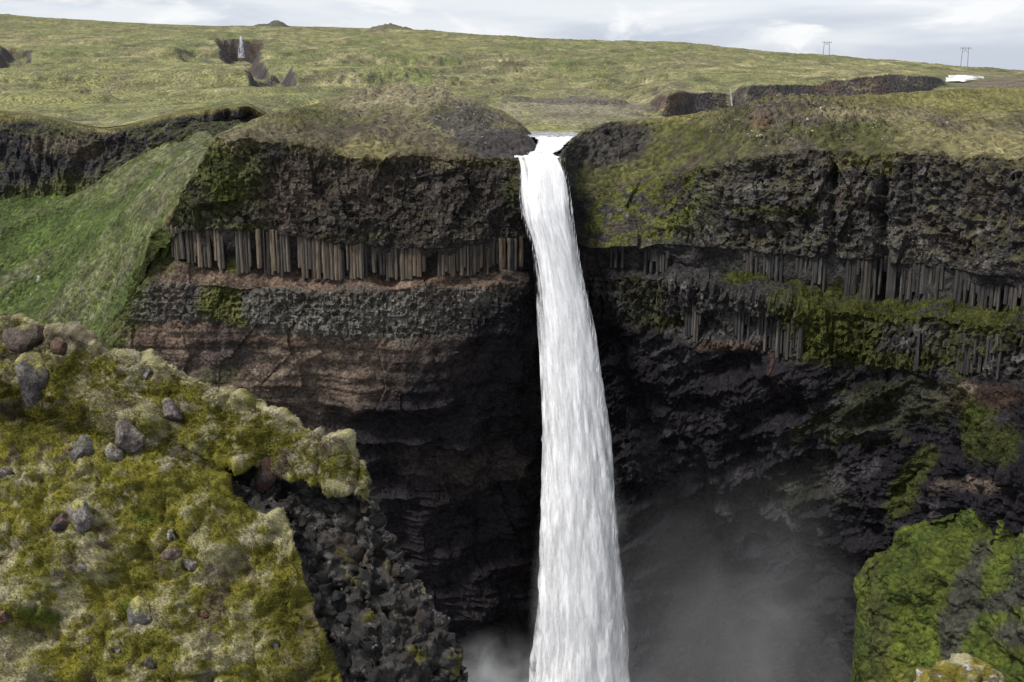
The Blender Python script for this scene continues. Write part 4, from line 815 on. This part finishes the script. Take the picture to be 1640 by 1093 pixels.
p = np.stack([X, Yy, np.full_like(X, z0)], -1).astype(f32); p[..., 2] += fbm(p, .4, 3, .5, 2) * .12
o = grid_mesh('river', p[::-1], None, None, M_RIVER); tag(o, 'grey river sliding towards the waterfall lip', 'river', kind='structure')
# river far below
xs = np.linspace(-6, 60, 30); ys = np.linspace(60, 205, 50); X, Yy = np.meshgrid(xs, ys); p = np.stack([X + 12 * np.sin(Yy / 40), Yy, np.full_like(X, -131.2)], -1).astype(f32)
o = grid_mesh('river', p[::-1], None, None, M_RIVER); tag(o, 'river on the floor of the gorge below the fall', 'river', kind='structure')

def small_fall(name, label, tab, seed, dens=.72, lift=0.6):
    tab = np.array(tab, float); t = np.linspace(tab[0, 0], tab[-1, 0], 60); l, r, Y = (np.interp(t, tab[:, 0], tab[:, i]) for i in (1, 2, 3)); u = np.linspace(-1, 1, 24)[None]
    hw = (r - l) / 2; cx = (l + r) / 2; p = P(cx[:, None] + hw[:, None] * u, t[:, None] + 0 * u, Y[:, None] + 0 * u); w = (p[:, -1, 0] - p[:, 0, 0]) / 2
    p[..., 1] -= (np.sqrt(1 - u * u) * w[:, None] * .5 + lift).astype(f32); p[..., 1] += (fbm(p, .4, 3, .5, seed) * w[:, None] * .15).astype(f32)
    s = (t - t[0]) * float(Y.mean()) / FPX; fl = np.stack([p[..., 0] * 1.0, s[:, None] * 1.0 + 0 * u, 0 * p[..., 0] + seed], -1); d = dens - .2 * np.abs(u)**2 + 0 * t[:, None]
    o = grid_mesh(name, p, None, None, M_SMALL, extra={'flow': fl.reshape(-1, 3), 'dens': d.reshape(-1)}); return tag(o, label, 'waterfall')
small_fall('waterfall', 'small white waterfall high up in the ravine on the hillside', [(58,384.5,387,962),(63,383.5,388.5,948),(68,383.5,390,946),(80,381.5,392.5,944),(93,381,393.5,942)], 3, .60)
small_fall('waterfall', 'thin ribbon of water trickling into the upper gorge behind the right hilltop', [(142,1168,1170.5,382),(150,1168,1171.5,381),(170,1169,1174,379)], 5, .56)
S = Sheet([[(1495,121.5,640),(1505,121.5,640),(1540,122.5,640),(1580,125,640)], [(1495,123,560),(1505,123,560),(1540,124,560),(1580,126,560)], [(1495,130,500),(1506,130,500),(1540,130.5,500),(1580,129.5,520)], [(1495,138,455),(1512,138,455),(1530,136,462),(1580,131,500)]], 1497, 1576, 60, 1, sm=1, subs=[6, 14, 14])
S.p[..., 2] += (.9 + fbm(S.p, .15, 3, .6, 4) * .4).astype(f32)
fl = np.stack([S.p[..., 0] * .5, S.p[..., 1] * .4, 0 * S.px], -1); dn_ = .58 - .2 * sst(1540, 1576, S.px) - .4 * (1 - sst(1497, 1506, S.px)) - .25 * (1 - sst(.0, .7, S.rc)) - .3 * sst(2.4, 3, S.rc)
o = grid_mesh('rapids', S.p, None, None, M_RAPID, extra={'flow': fl.reshape(-1, 3), 'dens': dn_.reshape(-1)}); tag(o, 'white river rapids below the skyline at the far right', 'rapids', kind='structure')

# ================================================================== POWER LINE
def plain(name, col, rough):
    m = bpy.data.materials.new(name); m.use_nodes = True; nt = m.node_tree; b = nt.nodes['Principled BSDF']; b.inputs['Roughness'].default_value = rough
    n = N(nt, 'ShaderNodeTexNoise'); n.inputs['Scale'].default_value = 3; r = N(nt, 'ShaderNodeMix', data_type='RGBA'); r.inputs['A'].default_value = (*[c * .8 for c in col], 1); r.inputs['B'].default_value = (*[min(1, c * 1.2) for c in col], 1)
    L(nt, n.outputs['Fac'], r.inputs['Factor']); L(nt, r.outputs['Result'], b.inputs['Base Color']); return m
M_POLE = plain('weathered_pole', (.20, .19, .19), .8); M_INS = plain('insulator', (.42, .44, .44), .4)
def bar(a, b, ra, rb, n=8):
    a, b = Vector(a), Vector(b); d = (b - a).normalized(); e = d.orthogonal().normalized(); f = d.cross(e); V, F = [], []
    for c_, r_ in ((a, ra), (b, rb)):
        for i in range(n): V.append(tuple(c_ + (e * math.cos(2 * math.pi * i / n) + f * math.sin(2 * math.pi * i / n)) * r_))
    for i in range(n): F.append((i, (i + 1) % n, n + (i + 1) % n, n + i))
    F.append(tuple(range(n))[::-1]); F.append(tuple(range(n, 2 * n))); return V, F
def bars(name, L_, mat, parent):
    V, F = [], []
    for b_ in L_:
        v, f = bar(*b_); F += [tuple(i + len(V) for i in q) for q in f]; V += v
    me = bpy.data.meshes.new(name); me.from_pydata(V, [], F); me.materials.append(mat); return link(name, me, parent)
def pylon(label, x, y, Y, wid, H):
    k = FAR.at(x, y); p = P(x, y, Y); gz = float(np.interp(Y, FAR.Y[:, k[1]], FAR.p[:, k[1], 2]))
    e = bpy.data.objects.new('power_pylon', None); sc.collection.objects.link(e); e.location = (p[0], Y, min(gz, float(p[2]) + .5)); e.rotation_euler.z = .25
    tag(e, label, 'power pylon', 'power line pylons on the skyline'); w = wid / 2; rr = .0007 * Y * .42
    for s_ in (-1, 1): bars('pole', [((s_ * w * 1.12, 0, -1.5), (s_ * w * .92, 0, H), rr, rr * .75)], M_POLE, e)
    ca = bars('crossarm', [((-w * 1.75, 0, H - .4), (w * 1.75, 0, H - .4), rr * .7, rr * .7)], M_POLE, e)
    bars('brace', [((-w, 0, H * .72), (w, 0, H - .6), rr * .4, rr * .4), ((w, 0, H * .72), (-w, 0, H - .6), rr * .4, rr * .4)], M_POLE, e)
    for xx in (-w * 1.7, 0, w * 1.7): bars('insulator', [((xx, 0, H - .4), (xx, 0, H - 1.9), .22, .22)], M_INS, e)
pylon('smaller power pylon of two poles farther left on the skyline', 1323, 88.5, 1205, 6.5, 13.2)
pylon('taller power pylon of two poles at the right above the rapids', 1544, 106, 815, 5.2, 13.4)

# ================================================================== MIST
def mist(name, label, c0, size, dens, scale, lo, hi, seed, zfall=.5, col=(.93, .94, .96)):
    m = bpy.data.materials.new(name); m.use_nodes = True; nt = m.node_tree; nt.nodes.clear(); o = N(nt, 'ShaderNodeOutputMaterial'); v = N(nt, 'ShaderNodeVolumePrincipled'); L(nt, v.outputs[0], o.inputs['Volume'])
    v.inputs['Color'].default_value = (*col, 1); v.inputs['Anisotropy'].default_value = .2
    tc = N(nt, 'ShaderNodeTexCoord'); n = N(nt, 'ShaderNodeTexNoise'); n.inputs['Scale'].default_value = scale; n.inputs['Detail'].default_value = 4; n.inputs['Roughness'].default_value = .55; n.inputs['Distortion'].default_value = .4
    mp = N(nt, 'ShaderNodeMapping'); mp.inputs['Location'].default_value = (seed, seed * 1.7, 0); L(nt, tc.outputs['Object'], mp.inputs[0]); L(nt, mp.outputs[0], n.inputs['Vector'])
    ln = N(nt, 'ShaderNodeVectorMath', operation='LENGTH'); sc2 = N(nt, 'ShaderNodeVectorMath', operation='MULTIPLY'); sc2.inputs[1].default_value = (1 / size[0], 1 / size[1], 1 / size[2]); L(nt, tc.outputs['Object'], sc2.inputs[0]); L(nt, sc2.outputs[0], ln.inputs[0])
    fo = N(nt, 'ShaderNodeMapRange', interpolation_type='SMOOTHSTEP'); fo.inputs['From Min'].default_value = 1; fo.inputs['From Max'].default_value = zfall - .3; L(nt, ln.outputs['Value'], fo.inputs['Value'])
    nr = N(nt, 'ShaderNodeMapRange'); nr.inputs['From Min'].default_value = lo; nr.inputs['From Max'].default_value = hi; L(nt, n.outputs['Fac'], nr.inputs['Value'])
    mu = N(nt, 'ShaderNodeMath', operation='MULTIPLY'); L(nt, fo.outputs[0], mu.inputs[0]); L(nt, nr.outputs[0], mu.inputs[1]); m3 = N(nt, 'ShaderNodeMath', operation='MULTIPLY'); L(nt, mu.outputs[0], m3.inputs[0]); m3.inputs[1].default_value = dens
    L(nt, m3.outputs[0], v.inputs['Density'])
    bm = bmesh.new(); bmesh.ops.create_icosphere(bm, subdivisions=3, radius=1.03); me = bpy.data.meshes.new(name)
    for q in bm.verts: q.co = (q.co.x * size[0], q.co.y * size[1], q.co.z * size[2])
    bm.to_mesh(me); bm.free(); me.materials.append(m); ob = link(name, me); ob.location = c0; tag(ob, label, 'mist', kind='stuff')
mist('mist', 'grey drifting mist rising at the right of the waterfall foot', P(1200, 1130, 186), (44, 13, 56), .036, .05, .25, .7, 3.0)
mist('mist', 'small pale puff of spray left of the waterfall foot', P(800, 1110, 194), (14, 8, 15), .20, .16, .38, .7, 7.0)
mist('mist', 'thin veil of spray around the lower waterfall', P(932, 1040, 192), (11, 7, 50), .075, .10, .34, .62, 11.0, .95)
